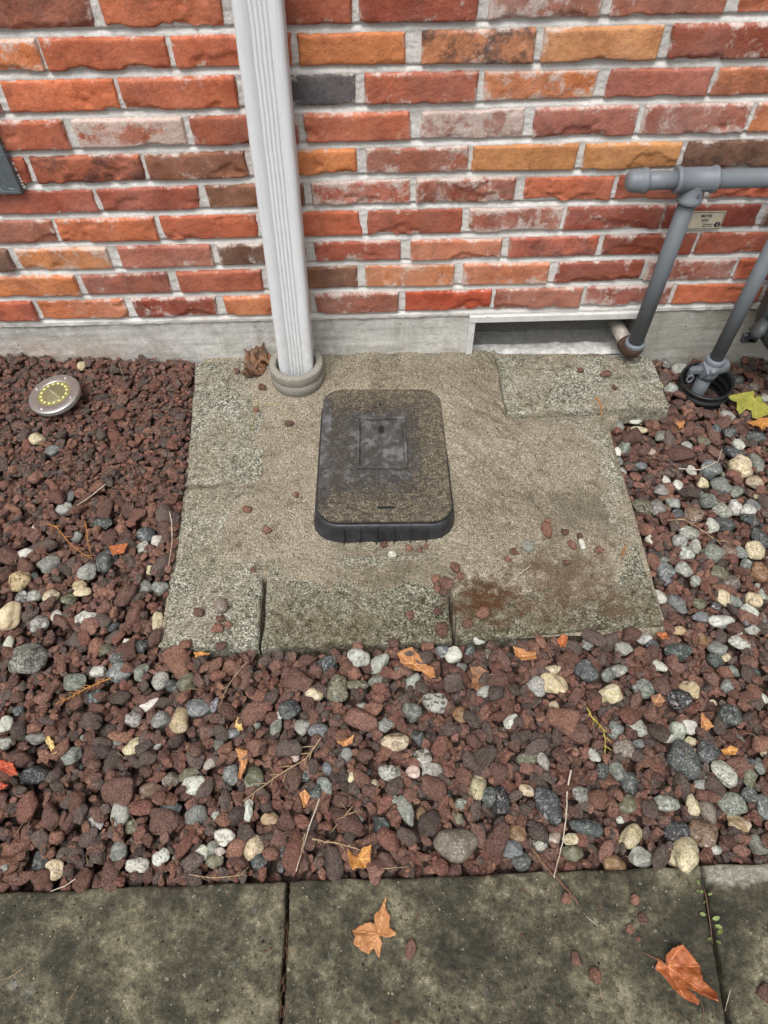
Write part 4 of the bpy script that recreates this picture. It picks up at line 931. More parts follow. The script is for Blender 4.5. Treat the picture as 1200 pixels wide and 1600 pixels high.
# ---------------------------------------------------------------- river pebbles (px, py, width, height, turn, colour, speckle, wet)
PC = dict(W=('white', (206, 204, 194)), C=('cream', (205, 190, 156)), P=('pale grey', (166, 166, 157)), G=('grey', (122, 124, 119)), B=('blue grey', (116, 119, 121)), D=('dark grey', (74, 78, 78)),
          K=('black', (48, 49, 51)), O=('olive', (112, 110, 88)), E=('greenish grey', (126, 129, 120)), T=('tan', (180, 158, 122)), A=('amber', (138, 106, 74)), N=('brown', (122, 100, 82)),
          L=('teal', (72, 80, 78)), U=('taupe', (126, 114, 102)), I=('pinkish', (186, 166, 156)))
PEB = """126,567,13,18,0,C,.2,0;56,682,27,22,0,C,.3,0;78,702,26,18,10,B,.4,.3;97,792,28,20,0,P,.7,0;158,814,38,20,-20,D,.6,.3;108,772,12,20,0,B,.3,0;243,845,16,22,0,W,.3,0;222,852,18,20,0,P,1,0;32,863,36,20,20,W,.7,0;77,880,34,24,40,E,.4,0;30,905,36,34,30,T,.2,.8;136,893,28,26,0,P,1,0;226,832,30,22,0,D,.2,0;122,912,24,16,0,T,.4,.5;126,922,28,14,20,C,.2,0;248,915,28,20,0,E,.5,0;226,915,20,24,0,E,.8,0;234,888,14,14,0,C,.5,0;165,870,48,26,55,D,.3,.2;118,836,18,16,0,G,.3,0;51,822,10,14,0,W,.2,0;52,898,16,12,0,D,.3,0;
12,962,38,42,0,C,.3,.1;31,931,24,22,60,G,.8,0;50,929,28,18,0,P,1,0;78,929,26,22,0,C,.6,.3;105,934,26,20,0,O,.5,.5;132,962,38,22,12,W,.9,0;87,960,22,20,0,W,.5,0;62,974,30,24,0,P,1,0;244,968,18,32,0,C,.5,0;10,1007,20,28,0,W,.4,0;45,1030,56,54,0,E,.9,.7;160,1012,28,20,0,O,.5,.4;174,975,26,16,10,K,.2,.5;222,1012,26,20,0,K,.3,.5;198,1008,14,18,0,W,.2,0;150,1046,26,18,-10,W,.8,0;186,1030,30,20,0,D,.4,.2;188,1052,40,30,-10,B,.3,.7;220,1050,30,20,60,E,.4,0;248,1062,28,30,0,P,.9,0;290,1065,30,30,0,O,.3,.3;270,1072,28,20,-60,L,.4,0;114,1063,38,26,0,E,.5,.5;152,1090,30,24,0,L,.4,.5;232,1102,36,16,28,W,.4,0;207,1120,26,26,0,P,.4,.7;252,1125,32,28,45,G,.4,.1;280,1127,32,40,0,T,.4,.5;312,1106,42,28,5,B,.3,.6;334,1100,26,16,80,B,.4,.3;207,1165,34,26,25,C,.7,.3;6,1132,28,24,0,W,.7,0;4,1158,24,22,0,P,.6,0;54,1150,34,20,5,E,.5,.2;110,1178,34,26,35,E,.5,0;54,1208,54,30,10,K,.4,.4;362,1143,26,18,0,B,.4,0;340,1162,18,20,0,G,.3,0;303,1227,36,28,0,W,.7,0;292,1208,36,20,10,O,.5,.4;265,1215,28,22,0,U,.4,.2;233,1234,38,24,20,N,.3,.4;188,1272,30,38,0,P,.4,0;263,1265,38,26,15,B,.4,.6;305,1272,36,30,0,G,.4,.2;385,1262,34,18,65,W,.5,0;360,1210,34,26,75,G,.4,.4;396,1212,32,36,0,O,.3,.5;26,1108,18,16,0,D,.3,0;140,1190,18,14,0,C,.5,.2;245,1163,14,14,0,P,1,0;325,1192,22,16,10,I,.4,0;130,1150,14,12,0,G,.2,0;182,1158,18,12,0,G,.4,0;
560,1029,38,28,-20,P,.6,0;592,1034,40,24,45,P,.6,0;525,1075,40,44,0,O,.3,.7;556,1068,42,18,-8,O,.4,.3;588,1063,26,22,0,E,.4,.2;510,1037,36,30,0,D,.3,.4;646,1063,30,24,60,P,.5,0;680,1098,42,32,-25,P,.3,1;708,1021,28,26,0,W,.5,0;690,1014,22,22,0,B,.3,0;747,990,32,26,-30,W,.9,0;490,1085,30,24,10,C,.6,0;452,1107,36,32,0,D,.5,.6;472,1135,26,28,0,P,.6,.2;497,1140,34,24,0,B,.5,.2;578,1124,24,20,-20,W,.4,0;603,1132,26,20,45,G,.8,0;616,1157,46,34,0,C,.6,.6;660,1183,30,28,0,P,.6,.9;676,1204,36,32,0,P,.7,0;644,1112,32,30,0,G,.5,.5;654,1150,24,26,0,D,.4,.3;540,1178,24,22,0,E,.3,0;511,1199,18,22,0,B,.4,0;508,1228,32,20,-60,G,.5,.2;492,1238,22,24,0,L,.4,.5;634,1265,50,24,-75,E,.6,0;658,1270,20,18,45,A,.3,.3;596,1290,26,32,0,L,.4,.4;609,1207,38,26,-10,P,.8,.5;584,1225,16,20,0,C,.4,0;612,1247,22,16,0,P,.5,0;746,1229,44,28,60,C,.6,.5;765,1242,32,28,40,L,.5,.3;712,1320,70,50,0,U,.3,.1;395,1322,34,38,0,C,.8,.1;421,1278,30,18,10,T,.3,.2;388,1268,14,30,0,W,.5,0;435,1115,10,14,0,W,.1,0;720,1115,26,26,0,A,.2,.5;757,1078,28,20,50,P,.5,0;430,1133,18,28,-10,E,.4,0;665,1038,16,14,0,C,.5,0;622,1045,20,14,0,E,.4,0;722,1040,18,16,0,G,.4,0;475,1210,24,18,0,D,.5,.4;720,1255,20,16,0,E,.6,0;717,1278,16,18,0,O,.5,0;645,1205,24,20,0,I,.5,0;762,1020,20,16,0,O,.4,.2;735,1012,16,18,0,D,.5,0;
1034,930,22,24,0,W,.4,.2;1060,942,30,34,30,B,.4,.3;1098,962,30,16,-10,B,.4,0;1130,968,42,20,-5,W,.8,0;1133,933,26,26,0,C,.5,.1;1178,938,26,22,-20,C,.5,.2;1170,958,28,22,-30,W,.4,0;1122,945,22,16,0,D,.4,.3;1176,985,26,16,0,P,.5,0;1062,982,28,14,-5,T,.3,.2;1100,997,18,22,0,A,.3,.3;1122,1010,30,24,-10,E,.4,.1;1120,1030,30,20,-50,L,.4,.3;1060,1016,44,28,-15,L,.5,.4;1008,995,26,18,0,P,.5,.1;1020,1005,22,20,0,D,.3,0;977,1012,30,20,-10,P,1,.2;920,1002,24,18,70,G,.5,.2;815,1003,30,12,-10,G,.4,0;867,1065,46,34,-10,C,.3,.2;840,1070,28,32,40,P,.8,0;862,1047,30,14,5,C,.7,0;915,1050,36,34,0,D,.3,.2;952,1052,28,22,10,G,.6,.2;969,1044,26,20,-20,P,.8,.5;1032,1038,26,20,-70,W,.6,0;953,1084,38,30,0,C,.5,.2;1008,1075,38,30,-20,E,.8,.2;1060,1092,38,32,-20,K,1,.2;1077,1077,34,24,-30,T,.5,.3;1138,1120,36,32,-20,L,.7,.6;1079,1134,26,22,-10,W,.5,0;1060,1140,30,28,30,P,.6,.3;1045,1150,22,16,0,W,.8,0;998,1133,36,28,-20,P,.8,.2;960,1140,28,24,40,G,.5,.2;867,1102,18,20,0,C,.3,0;799,1128,26,22,0,W,.9,.2;974,1170,34,32,0,U,.7,.2;1069,1188,48,60,20,D,.8,.3;1107,1176,34,34,-40,D,.7,.6;1132,1207,46,28,-70,W,.9,.5;1170,1216,22,28,0,O,.6,.2;1145,1255,46,34,-40,E,.6,.3;1158,1285,38,24,-20,T,.5,.3;1110,1268,40,28,-80,U,.4,.5;1085,1255,22,32,0,C,.7,0;1042,1254,46,26,-10,P,1,.2;982,1255,32,26,20,O,.4,.3;986,1220,40,28,-70,D,.5,.4;942,1202,24,26,0,D,.6,.3;965,1205,24,28,0,G,.6,0;930,1178,20,22,0,P,.6,0;824,1182,36,26,5,O,.6,.4;850,1190,30,18,-75,P,.5,.2;858,1256,64,38,-65,D,.5,.4;915,1292,54,26,-12,L,.5,.2;988,1305,44,28,28,C,.7,.3;1059,1297,40,32,-10,K,.6,.5;1102,1300,46,44,0,N,.3,.8;1072,1335,56,46,20,C,.4,.5;1004,1338,38,32,0,P,.3,.1;962,1350,38,32,-10,A,.3,.4;896,1333,36,28,-10,O,.3,.1;895,1310,32,18,0,C,.7,0;846,1320,28,22,-40,W,1,0;800,1325,36,28,0,B,.3,.1;817,1343,34,28,40,D,.3,.2;867,1308,22,20,0,I,.8,0;1120,1325,22,16,10,P,.8,.2;1188,1320,34,28,-25,E,.5,.1;824,1233,26,20,-40,C,.6,0;785,1248,46,30,70,K,.5,.4;810,1300,28,26,0,A,.4,.3;910,1240,34,28,-40,G,.9,.1;1195,1260,26,36,0,B,.5,.3;1195,1090,14,16,0,W,.5,0;1197,1172,16,18,0,C,.3,0;1080,1155,18,14,0,C,.6,0;1145,1045,24,18,0,E,.6,.3;1180,1050,24,20,0,L,.4,.3;1155,1005,34,22,-20,P,.8,.4;1098,1225,22,18,0,P,.5,.2;1175,1190,18,14,0,D,.4,.2;1000,1160,20,14,0,G,.4,0;770,1140,0,0,0,G,0,0;1190,1195,20,26,0,G,.5,.2;1172,1240,26,22,0,D,.5,.3;
1030,601,14,12,0,C,.3,0;1050,604,26,18,-25,P,.4,0;965,660,20,22,0,E,.4,0;992,653,24,14,-20,W,.3,0;1000,668,26,12,-10,C,.4,0;978,695,20,22,0,E,.3,0;967,717,15,16,0,G,.3,0;971,735,20,20,0,W,.4,0;966,702,12,14,0,W,.4,0;1003,725,20,16,-10,B,.3,0;1037,677,28,18,0,E,.3,0;1076,695,18,18,0,P,.3,0;1102,685,22,14,0,O,.4,.2;1120,668,20,18,0,D,.7,.2;1142,672,20,16,0,D,1,.2;1156,690,18,20,0,W,.5,0;1018,702,16,12,0,I,.8,0;1158,728,36,38,0,C,.9,.1;1148,703,34,18,-30,D,.8,.3;1186,720,20,30,0,G,.4,.2;1180,751,26,22,0,C,.5,.3;1110,733,32,26,0,B,.8,.3;1100,750,18,16,0,C,.5,.2;1060,757,22,18,0,W,.4,.2;1042,747,12,18,0,W,.3,0;1033,765,22,18,0,G,.3,0;1128,758,30,26,10,G,.6,.4;1152,766,24,18,0,E,.5,.2;1004,788,32,34,0,O,.6,.9;1028,791,28,26,40,E,.6,.5;1055,782,24,20,0,P,.4,0;1108,780,28,24,0,G,.7,.2;1130,795,30,26,0,P,1,.2;1152,788,24,24,0,W,.9,.2;1170,797,26,22,0,W,.7,0;1178,787,24,24,0,B,.5,.3;1086,800,28,26,0,N,.5,.3;1134,817,34,24,0,D,.7,.3;1112,820,22,24,0,W,.7,.2;1172,812,28,24,0,D,.6,.4;1078,829,32,22,-10,P,.8,.3;1064,841,24,20,0,P,.8,.3;1090,850,24,18,50,P,.8,.2;1075,861,26,24,-40,P,.9,.2;1114,865,32,30,0,E,.6,.4;1138,862,24,22,50,N,.5,.3;1157,862,22,22,0,E,.8,.2;1178,862,32,28,-40,C,.9,.2;1168,880,20,18,0,E,.5,.2;1192,840,30,34,0,D,.7,.2;1042,888,30,30,0,B,.9,.2;1070,887,26,24,0,P,.9,.3;1026,868,26,14,75,D,.4,.2;1039,873,16,12,0,G,.3,0;1124,892,34,24,0,O,.6,.4;1146,907,28,26,60,U,.6,.3;1043,904,18,14,0,B,.4,0;1188,892,28,30,0,A,.5,.4;1182,680,30,18,-10,D,.6,.3;1140,648,26,18,0,P,.5,.2;1195,622,18,16,0,P,.7,.1;1170,645,12,14,0,W,.3,0;1008,568,30,26,0,N,.5,.2;1040,565,14,20,0,G,.4,0;1062,573,28,16,20,P,.5,.1;1095,940,24,18,0,O,.6,.2;1090,905,18,16,0,P,.5,.1;1150,940,20,18,0,G,.5,.2;1195,925,18,20,0,P,.6,.2;1015,845,14,18,0,W,.4,0;1060,800,18,16,0,D,.5,.2;1095,770,16,14,0,G,.4,0;1155,590,24,18,0,D,.5,.1;1180,600,18,14,0,U,.4,.1;
20,1325,0,0,0,G,0,0;205,1290,22,22,0,O,.6,.3;84,1358,34,30,0,C,.8,.3;60,1347,26,34,0,D,.5,.3;212,1350,40,24,-10,W,.8,.2;250,1338,26,28,-30,W,.9,.1;314,1332,24,24,20,W,.8,.2;332,1325,20,26,0,E,.4,.1;343,1330,18,14,0,I,.6,.1;350,1307,34,26,0,W,.9,.2;148,1284,30,20,-35,P,.8,.2;184,1330,26,34,0,E,.5,.3;404,1345,26,24,0,D,.5,.3;5,1357,18,18,0,P,.7,.2;126,1262,16,14,0,G,.5,.2;334,1345,28,20,0,O,.5,.3;445,1330,22,18,0,D,.4,.3;400,1130,14,12,0,G,.5,.1;460,1180,16,18,0,I,.5,.1;565,1100,14,12,0,P,.6,.1;550,1215,14,16,0,C,.5,.1;690,1160,16,14,0,G,.5,.2;700,1240,14,12,0,D,.5,.2;560,1280,16,14,0,G,.5,.2"""
pebs = []
def px_stone(u, v, w, h, z, flat=.62):
    p = on_z(u, v, z); d_ = proj(p)[2]; r = ray(u, v); r = r/np.linalg.norm(r); s2 = r[2]**2
    k_ = math.sqrt(s2+flat*flat*(1-s2)); return p, .5*w*d_/FOC, .5*h*d_/FOC/k_
for it in PEB.replace('\n', '').split(';'):
    if not it: continue
    u, v, w, h, an, ck_, sp_, wt = it.split(','); u, v, w, h, an = map(float, (u, v, w, h, an))
    if w == 0: continue
    p = on_z(u, v, 0); z0 = float(gz(p[0], p[1])); p, a, b = px_stone(u, v, w*1.0, h*1.0, z0+.004)
    c = min(a, b)*rng.uniform(.62, .85); th = math.radians(an); pebs.append([p[0], p[1], a, b, c, th, ck_, float(sp_), float(wt), (w*h)**.5])
for q in pebs:
    w = rest(q[0], q[1], q[2], q[3], q[4], q[5], .5); z0 = float(gz(q[0], q[1]))
    z = min(w[0]-.004, z0+.006) if w else z0; z = max(z, z0-.004)
    si, sj, m, dome = foot(q[0], q[1], q[2], q[3], q[4], q[5]); commit(z, si, sj, m, dome); keep[si, sj] |= m; q.append(z)
# more pebbles scattered by area: dense at the right, sparse at the left
extra = []
for _ in range(5000):
    if len(extra) >= 150: break
    y = -rng.random()*1.19; xm = xlim(y); x = rng.uniform(-xm, xm); i, j = int((x-HX0)/RES), int((y-HY0)/RES)
    pr = .03+.75*float(sstep(.25, .75, x))*float(sstep(-.12, -.35, y))+.06*float(sstep(-.75, -.95, y))
    if rng.random() > pr or blocked[i, j] or keep[i, j]: continue
    r = .0065*math.exp(rng.normal(0, .3)); a, b, c = r*rng.uniform(1, 1.4), r, r*.7; th = rng.random()*3.14
    w = rest(x, y, a, b, c, th, .5); si, sj, m, dome = w[1:]
    if (keep[si, sj] & m).sum()/m.sum() > .1 or (blocked[si, sj] & m).sum()/m.sum() > .15: continue
    z = min(w[0], float(gz(x, y))+.010); commit(z, si, sj, m, dome); keep[si, sj] |= m
    extra.append([x, y, a, b, c, th, random.choice('PGGBDDOECPWUE'), rng.random(), rng.random()*.5, 12, z])
drop_lava(5200, .0092, .40, 1, 3, .48, True, .013)
drop_lava(1100, .0098, .25, 1, 4, .4, True, .014, True)
drop_lava(1300, .0062, .25, 2, 5, .4, True, .012, True)
drop_lava(5200, .0052, .30, 2, 4, .45, True, .010)

# ---------------------------------------------------------------- landmarks for telling the stones apart
LMK = [('the round ground light', 90, 625), ('the black corrugated sleeve', 1103, 600), ('the yellow-green maple leaf', 1165, 628), ('the upper left paver', 285, 660), ('the lower left paver', 240, 900), ('the raised paver', 1050, 610),
 ('the large lichened round pebble', 45, 1030), ('the tan egg-shaped pebble', 280, 1127), ('the left pad crack', 405, 1020), ('the middle pad crack', 712, 1010), ('the orange crumpled leaf', 562, 1340),
 ('the large taupe cobble', 712, 1320), ('the big cream stone', 1072, 1335), ('the bleached stalk', 870, 1290), ('the long dark olive stone', 858, 1256), ('the large cream-tan pebble', 867, 1065), ('the wet brown pebble', 1102, 1300), ('the large dark mottled rock', 1069, 1188),
 ('the speckled cream-yellow pebble', 1158, 728), ('the long white pebble', 1130, 968), ('the lower right paver corner', 1050, 980), ('the wet olive pebble', 1004, 788), ('the yellow cedar sprig', 935, 1145), ('the long dry cedar twig', 440, 1215), ('the wet black stone', 54, 1208), ('the red leaf at the left edge', 15, 1205),
 ('the walkway joint in the middle', 450, 1375), ('the green weed', 1100, 1375), ('the brown crumpled maple leaf', 655, 1035), ('the dark-spotted cream pebble', 616, 1157), ('the grey wet-spotted pebble', 680, 1098), ('the small orange leaf', 186, 860), ('the left foundation', 120, 560), ('the speckled white stone', 350, 1307), ('the left cream stone', 84, 1358), ('the curled tan leaf', 378, 1190), ('the thin yellow leaf', 80, 1165), ('the pale curved stalk', 1090, 718), ('the black-and-white pebble', 1060, 1092), ('the dark wet blue pebble', 188, 1052)]
ORD = ['', 'second closest', 'third closest', 'fourth closest', 'fifth closest', 'sixth closest', 'seventh closest', 'eighth closest', 'ninth closest', 'tenth closest', 'eleventh closest', 'twelfth closest', 'thirteenth closest', 'fourteenth closest']
def make_labels(items):
    """items: (noun phrase, u, v) -> label telling each from the others by nearest landmark, side and closeness"""
    pre = []; bucket = {}
    for idx, (np_, u, v) in enumerate(items):
        ds_ = [math.hypot(u-a, v-b) if math.hypot(u-a, v-b) > 9 else 999 for _, a, b in LMK]; j = int(np.argmin(ds_)); dx, dy = u-LMK[j][1], v-LMK[j][2]
        side = ('right of' if dx > 0 else 'left of') if abs(dx) > abs(dy) else ('in front of' if dy > 0 else 'behind')
        b = f'{np_} {side} {LMK[j][0]}'; bucket.setdefault(b, []).append((ds_[j], idx)); pre.append(b)
    out = [None]*len(items)
    for b, l in bucket.items():
        l.sort()
        for n_, (dd, idx) in enumerate(l): out[idx] = b if len(l) == 1 else b+', '+(ORD[n_] if n_ else 'the closest')
    return out
# individual river pebbles
pit = []
allp = [q for q in pebs]+[e for e in extra if infr(e[0], e[1], -6)][:max(0, 300-len(pebs))]; ids = set(id(q) for q in allp); restp = [e for e in extra if id(e) not in ids]
for q in allp:
    u, v, d_ = proj((q[0], q[1], q[-1])); s_ = q[9]; size = 'tiny' if s_ < 15 else 'small' if s_ < 22 else 'large' if s_ > 38 else 'rounded'
    pat = 'speckled' if q[7] >= .75 else 'wet-spotted' if q[8] >= .5 else 'smooth'
    pit.append((f'{size} {pat} {PC[q[6]][0]} pebble', u, v))
OWN = {(45, 1030): 'large lichened round pebble on the gravel at the left edge', (280, 1127): 'tan egg-shaped pebble on the left gravel', (712, 1320): 'large taupe cobble just behind the walkway', (1072, 1335): 'big cream stone at the right walkway edge',
 (858, 1256): 'long dark olive stone beside the bleached stalk', (867, 1065): 'large cream-tan pebble resting on a paler one right of centre', (1102, 1300): 'wet brown pebble behind the big cream stone', (1069, 1188): 'large dark mottled rock on the right gravel', (1158, 728): 'large speckled cream-yellow pebble below the maple leaf at right',
 (1130, 968): 'long white pebble right of the lower right paver', (1004, 788): 'wet olive pebble beside the right pad edge', (54, 1208): 'wet black stone near the red leaf at the left edge', (616, 1157): 'dark-spotted cream pebble in the middle gravel', (680, 1098): 'grey wet-spotted pebble below the middle pad crack',
 (350, 1307): 'speckled white stone behind the left walkway slab', (84, 1358): 'cream stone touching the left walkway slab', (1060, 1092): 'black-and-white mottled pebble on the right gravel', (188, 1052): 'dark wet blue pebble on the left gravel'}
plb = make_labels(pit)
for n_, (_, u, v) in enumerate(pit):
    for (a, b), t in OWN.items():
        if math.hypot(u-a, v-b) < 9: plb[n_] = t; OWN.pop((a, b)); break
for q, lb in zip(allp, plb):
    x, y, a, b, c, th, ck_, sp_, wt = q[:9]; o = link(bpy.data.objects.new('river_pebble', PM[rng.integers(NP_)]))
    o.location = (x, y, q[-1]); o.scale = (a, b, c); o.rotation_euler = (rng.normal(0, .12), rng.normal(0, .12), th+(math.pi if rng.random() < .5 else 0))
    col_ = np.array(lin(PC[ck_][1]))*rng.uniform(.85, 1.1)*.86; o.color = (*np.clip(col_*(1+rng.normal(0, .025, 3)), .01, .85), 1); o['speckle'] = sp_; o['wet'] = wt; o['band'] = float(rng.random()*.9 if rng.random() < .2 else 0)
    tag(o, lb, 'pebble', 'river pebbles among the red lava rock')

# lava rock: the largest in view one by one, the rest as one bed
def shown(r): 
    u, v, d_ = proj(r[1:4]); top = r[3]-float(gz(r[1], r[2]))
    return (r[4]*r[5])**.5*FOC/d_ if (8 < u < 1192 and v < 1395 and r[0] == 1 and top > -.004) else 0
order = sorted(range(len(rocks)), key=lambda i: -shown(rocks[i])); single = order[:262]
LW = {0: 'red-brown', 1: 'light red', 2: 'dark red', 3: 'purple grey', 4: 'orange red', 5: 'dusty red', 6: 'dark purple', 7: 'deep red'}
loose_px = [(386, 796, 15, 11), (463, 772, 8, 12), (452, 662, 16, 9), (418, 828, 15, 12), (395, 890, 9, 9), (311, 958, 18, 15), (340, 982, 20, 16), (357, 976, 14, 14), (345, 966, 16, 12), (600, 851, 13, 11), (640, 856, 12, 11), (655, 858, 10, 10), (665, 853, 9, 10), (680, 905, 14, 16), (697, 912, 24, 22), (711, 888, 16, 18), (720, 901, 13, 12), (683, 920, 11, 14), (692, 926, 14, 14), (641, 961, 13, 16), (684, 957, 15, 14), (690, 986, 22, 24), (730, 974, 18, 14), (754, 959, 23, 20), (854, 828, 19, 24), (855, 814, 11, 11), (803, 862, 15, 11), (794, 873, 11, 9), (894, 851, 13, 16), (906, 838, 10, 11), (936, 859, 15, 13), (886, 878, 13, 10), (883, 831, 12, 11),
 (907, 579, 11, 8), (946, 585, 17, 12), (960, 605, 9, 8), (410, 606, 13, 11), (370, 580, 9, 9), (400, 640, 10, 9), (642, 1483, 18, 28), (885, 1403, 17, 19), (991, 1406, 15, 15), (1005, 1436, 16, 17), (985, 1452, 12, 14), (900, 1498, 17, 21), (930, 1524, 19, 24), (1193, 1551, 24, 26), (999, 1467, 7, 8), (668, 1010, 20, 16), (615, 1005, 18, 14), (560, 1012, 18, 14), (345, 1010, 20, 15), (290, 1008, 20, 15)]
lit = []; lob = []
for i in single:
    r = rocks[i]; u, v, d_ = proj(r[1:4]); s_ = 2*(r[4]*r[5])**.5*FOC/d_
    lit.append((f'{"big" if s_ > 33 else "medium" if s_ > 27 else "smaller"} {LW[LC.index(r[9])]} lava rock', u, v)); lob.append(r)
for r, lb in zip(lob, make_labels(lit)):
    lv, x, y, z, a, b, c, th, tl, cc = r; o = link(bpy.data.objects.new('lava_rock', LM[rng.integers(NL)])); o.location = (x, y, z); o.scale = (a*1.06, b*1.06, c*1.15); o.rotation_euler = (tl[0], tl[1], th)
    o.color = (*(np.array(lin(cc))*rng.uniform(.85, 1.35)), 1); tag(o, lb, 'lava rock', 'lava rocks of the gravel bed')
# loose chips on pad and walkway
LMK2 = [('the black valve box', 600, 740), ('the downspout collar', 464, 590), ('the foundation vent', 850, 530), ('the lower left paver corner', 250, 1010), ('the left pad crack', 408, 940), ('the middle pad crack', 710, 960), ('the rust stain', 770, 935), ('the tan leaf on the walkway', 580, 1455), ('the orange leaf on the walkway', 1065, 1525), ('the green weed', 1110, 1430), ('the brown stick', 865, 1370), ('the right pad edge', 1000, 850)]
_s = LMK; LMK = LMK2; lbs = make_labels([('loose red lava chip', u, v) for u, v, w, h in loose_px]); LMK = _s
for (u, v, w, h), lb in zip(loose_px, lbs):
    p = on_z(u, v, 0); zz = 0.0 if v > 1380 else (pad_z(p[0], p[1]) if inpoly(PAD, np.array([p[0]]), np.array([p[1]]))[0] else -.004)
    p, a, b = px_stone(u, v, w, h, zz+.004); c = min(a, b)*.75; o = link(bpy.data.objects.new('lava_rock', LM[rng.integers(NL)])); o.location = (p[0], p[1], zz+c*.8); o.scale = (a, b, c); o.rotation_euler = (0, 0, rng.choice([0, math.pi]))
    o.color = (*(np.array(lin(LC[rng.integers(3) if rng.random() < .6 else 4]))*rng.uniform(.9, 1.25)), 1); tag(o, lb, 'lava rock', 'loose lava chips on the pad and walkway')
for (u, v, w, h, ck_, lb) in ((345, 948, 24, 24, 'U', 'smooth taupe pebble alone on the lower left paver'), (825, 855, 20, 17, 'E', 'greenish grey pebble alone on the sand right of the valve box'), (910, 849, 9, 18, 'W', 'small white pebble on the sand near the right pad edge'), (613, 866, 14, 10, 'W', 'white pebble on the sand in front of the valve box')):
    p = on_z(u, v, 0); zz = pad_z(p[0], p[1]); p, a, b = px_stone(u, v, w, h, zz+.005); c = min(a, b)*.75; o = link(bpy.data.objects.new('river_pebble', PM[rng.integers(NP_)])); o.location = (p[0], p[1], zz+c*.75); o.scale = (a, b, c)
    o.color = (*(np.array(lin(PC[ck_][1]))*.9), 1); o['speckle'] = .4; o['wet'] = .1; tag(o, lb, 'pebble', 'pebbles lying on the pad')
def bed(name, items, shapes, mat, label, cat, flat=False):
    Vs = []; Fs = []; Cs = []; off = 0
    for (x, y, z, a, b, c, th, tl, cc, sub) in items:
        P, F = shapes[sub][rng.integers(len(shapes[sub]))]; R_ = np.array(Euler((tl[0], tl[1], th)).to_matrix())
        Vs.append((P*np.array([a, b, c]))@R_.T+np.array([x, y, z])); Fs.append(F+off); off += len(P); Cs.append(np.tile([*cc, 1.0], (len(P), 1)))
    o = obj(name, np.concatenate(Vs), np.concatenate(Fs), mat); [o.data.polygons.foreach_set('use_smooth', np.zeros(len(o.data.polygons), bool)) if flat else None]; at = o.data.attributes.new('col', 'FLOAT_COLOR', 'POINT'); at.data.foreach_set('color', np.concatenate(Cs).astype(np.float32).ravel())
    return tag(o, label, cat, kind='stuff')
sset = set(single); it = []
LV[1] = [(ICO[1][0]*(1+.18*np.random.default_rng(i).normal(size=(12, 1))), ICO[1][1]) for i in range(12)]
for i, r in enumerate(rocks):
    if i in sset: continue
    lv, x, y, z, a, b, c, th, tl, cc = r; inn = infr(x, y)
    sub = (1 if lv == 0 else 3 if lv == 1 else (2 if a > .0062 else 1)) if inn else (2 if lv == 1 else 1)
    it.append((x, y, z, a*1.06, b*1.06, c*1.15, th, tl, np.array(lin(cc))*rng.uniform(.85, 1.35), sub))
bed('lava_gravel', it, LV, MAT['lava_s'], 'bed of dark red lava gravel between wall and walkway', 'gravel', True)
if restp: bed('pebble_gravel', [(e[0], e[1], e[10], e[2], e[3], e[4], e[5], (0, 0), np.array(lin(PC[e[6]][1]))*.85, 3) for e in restp], PV, MAT['peb_s'], 'small river pebbles mixed into the red lava gravel', 'gravel')

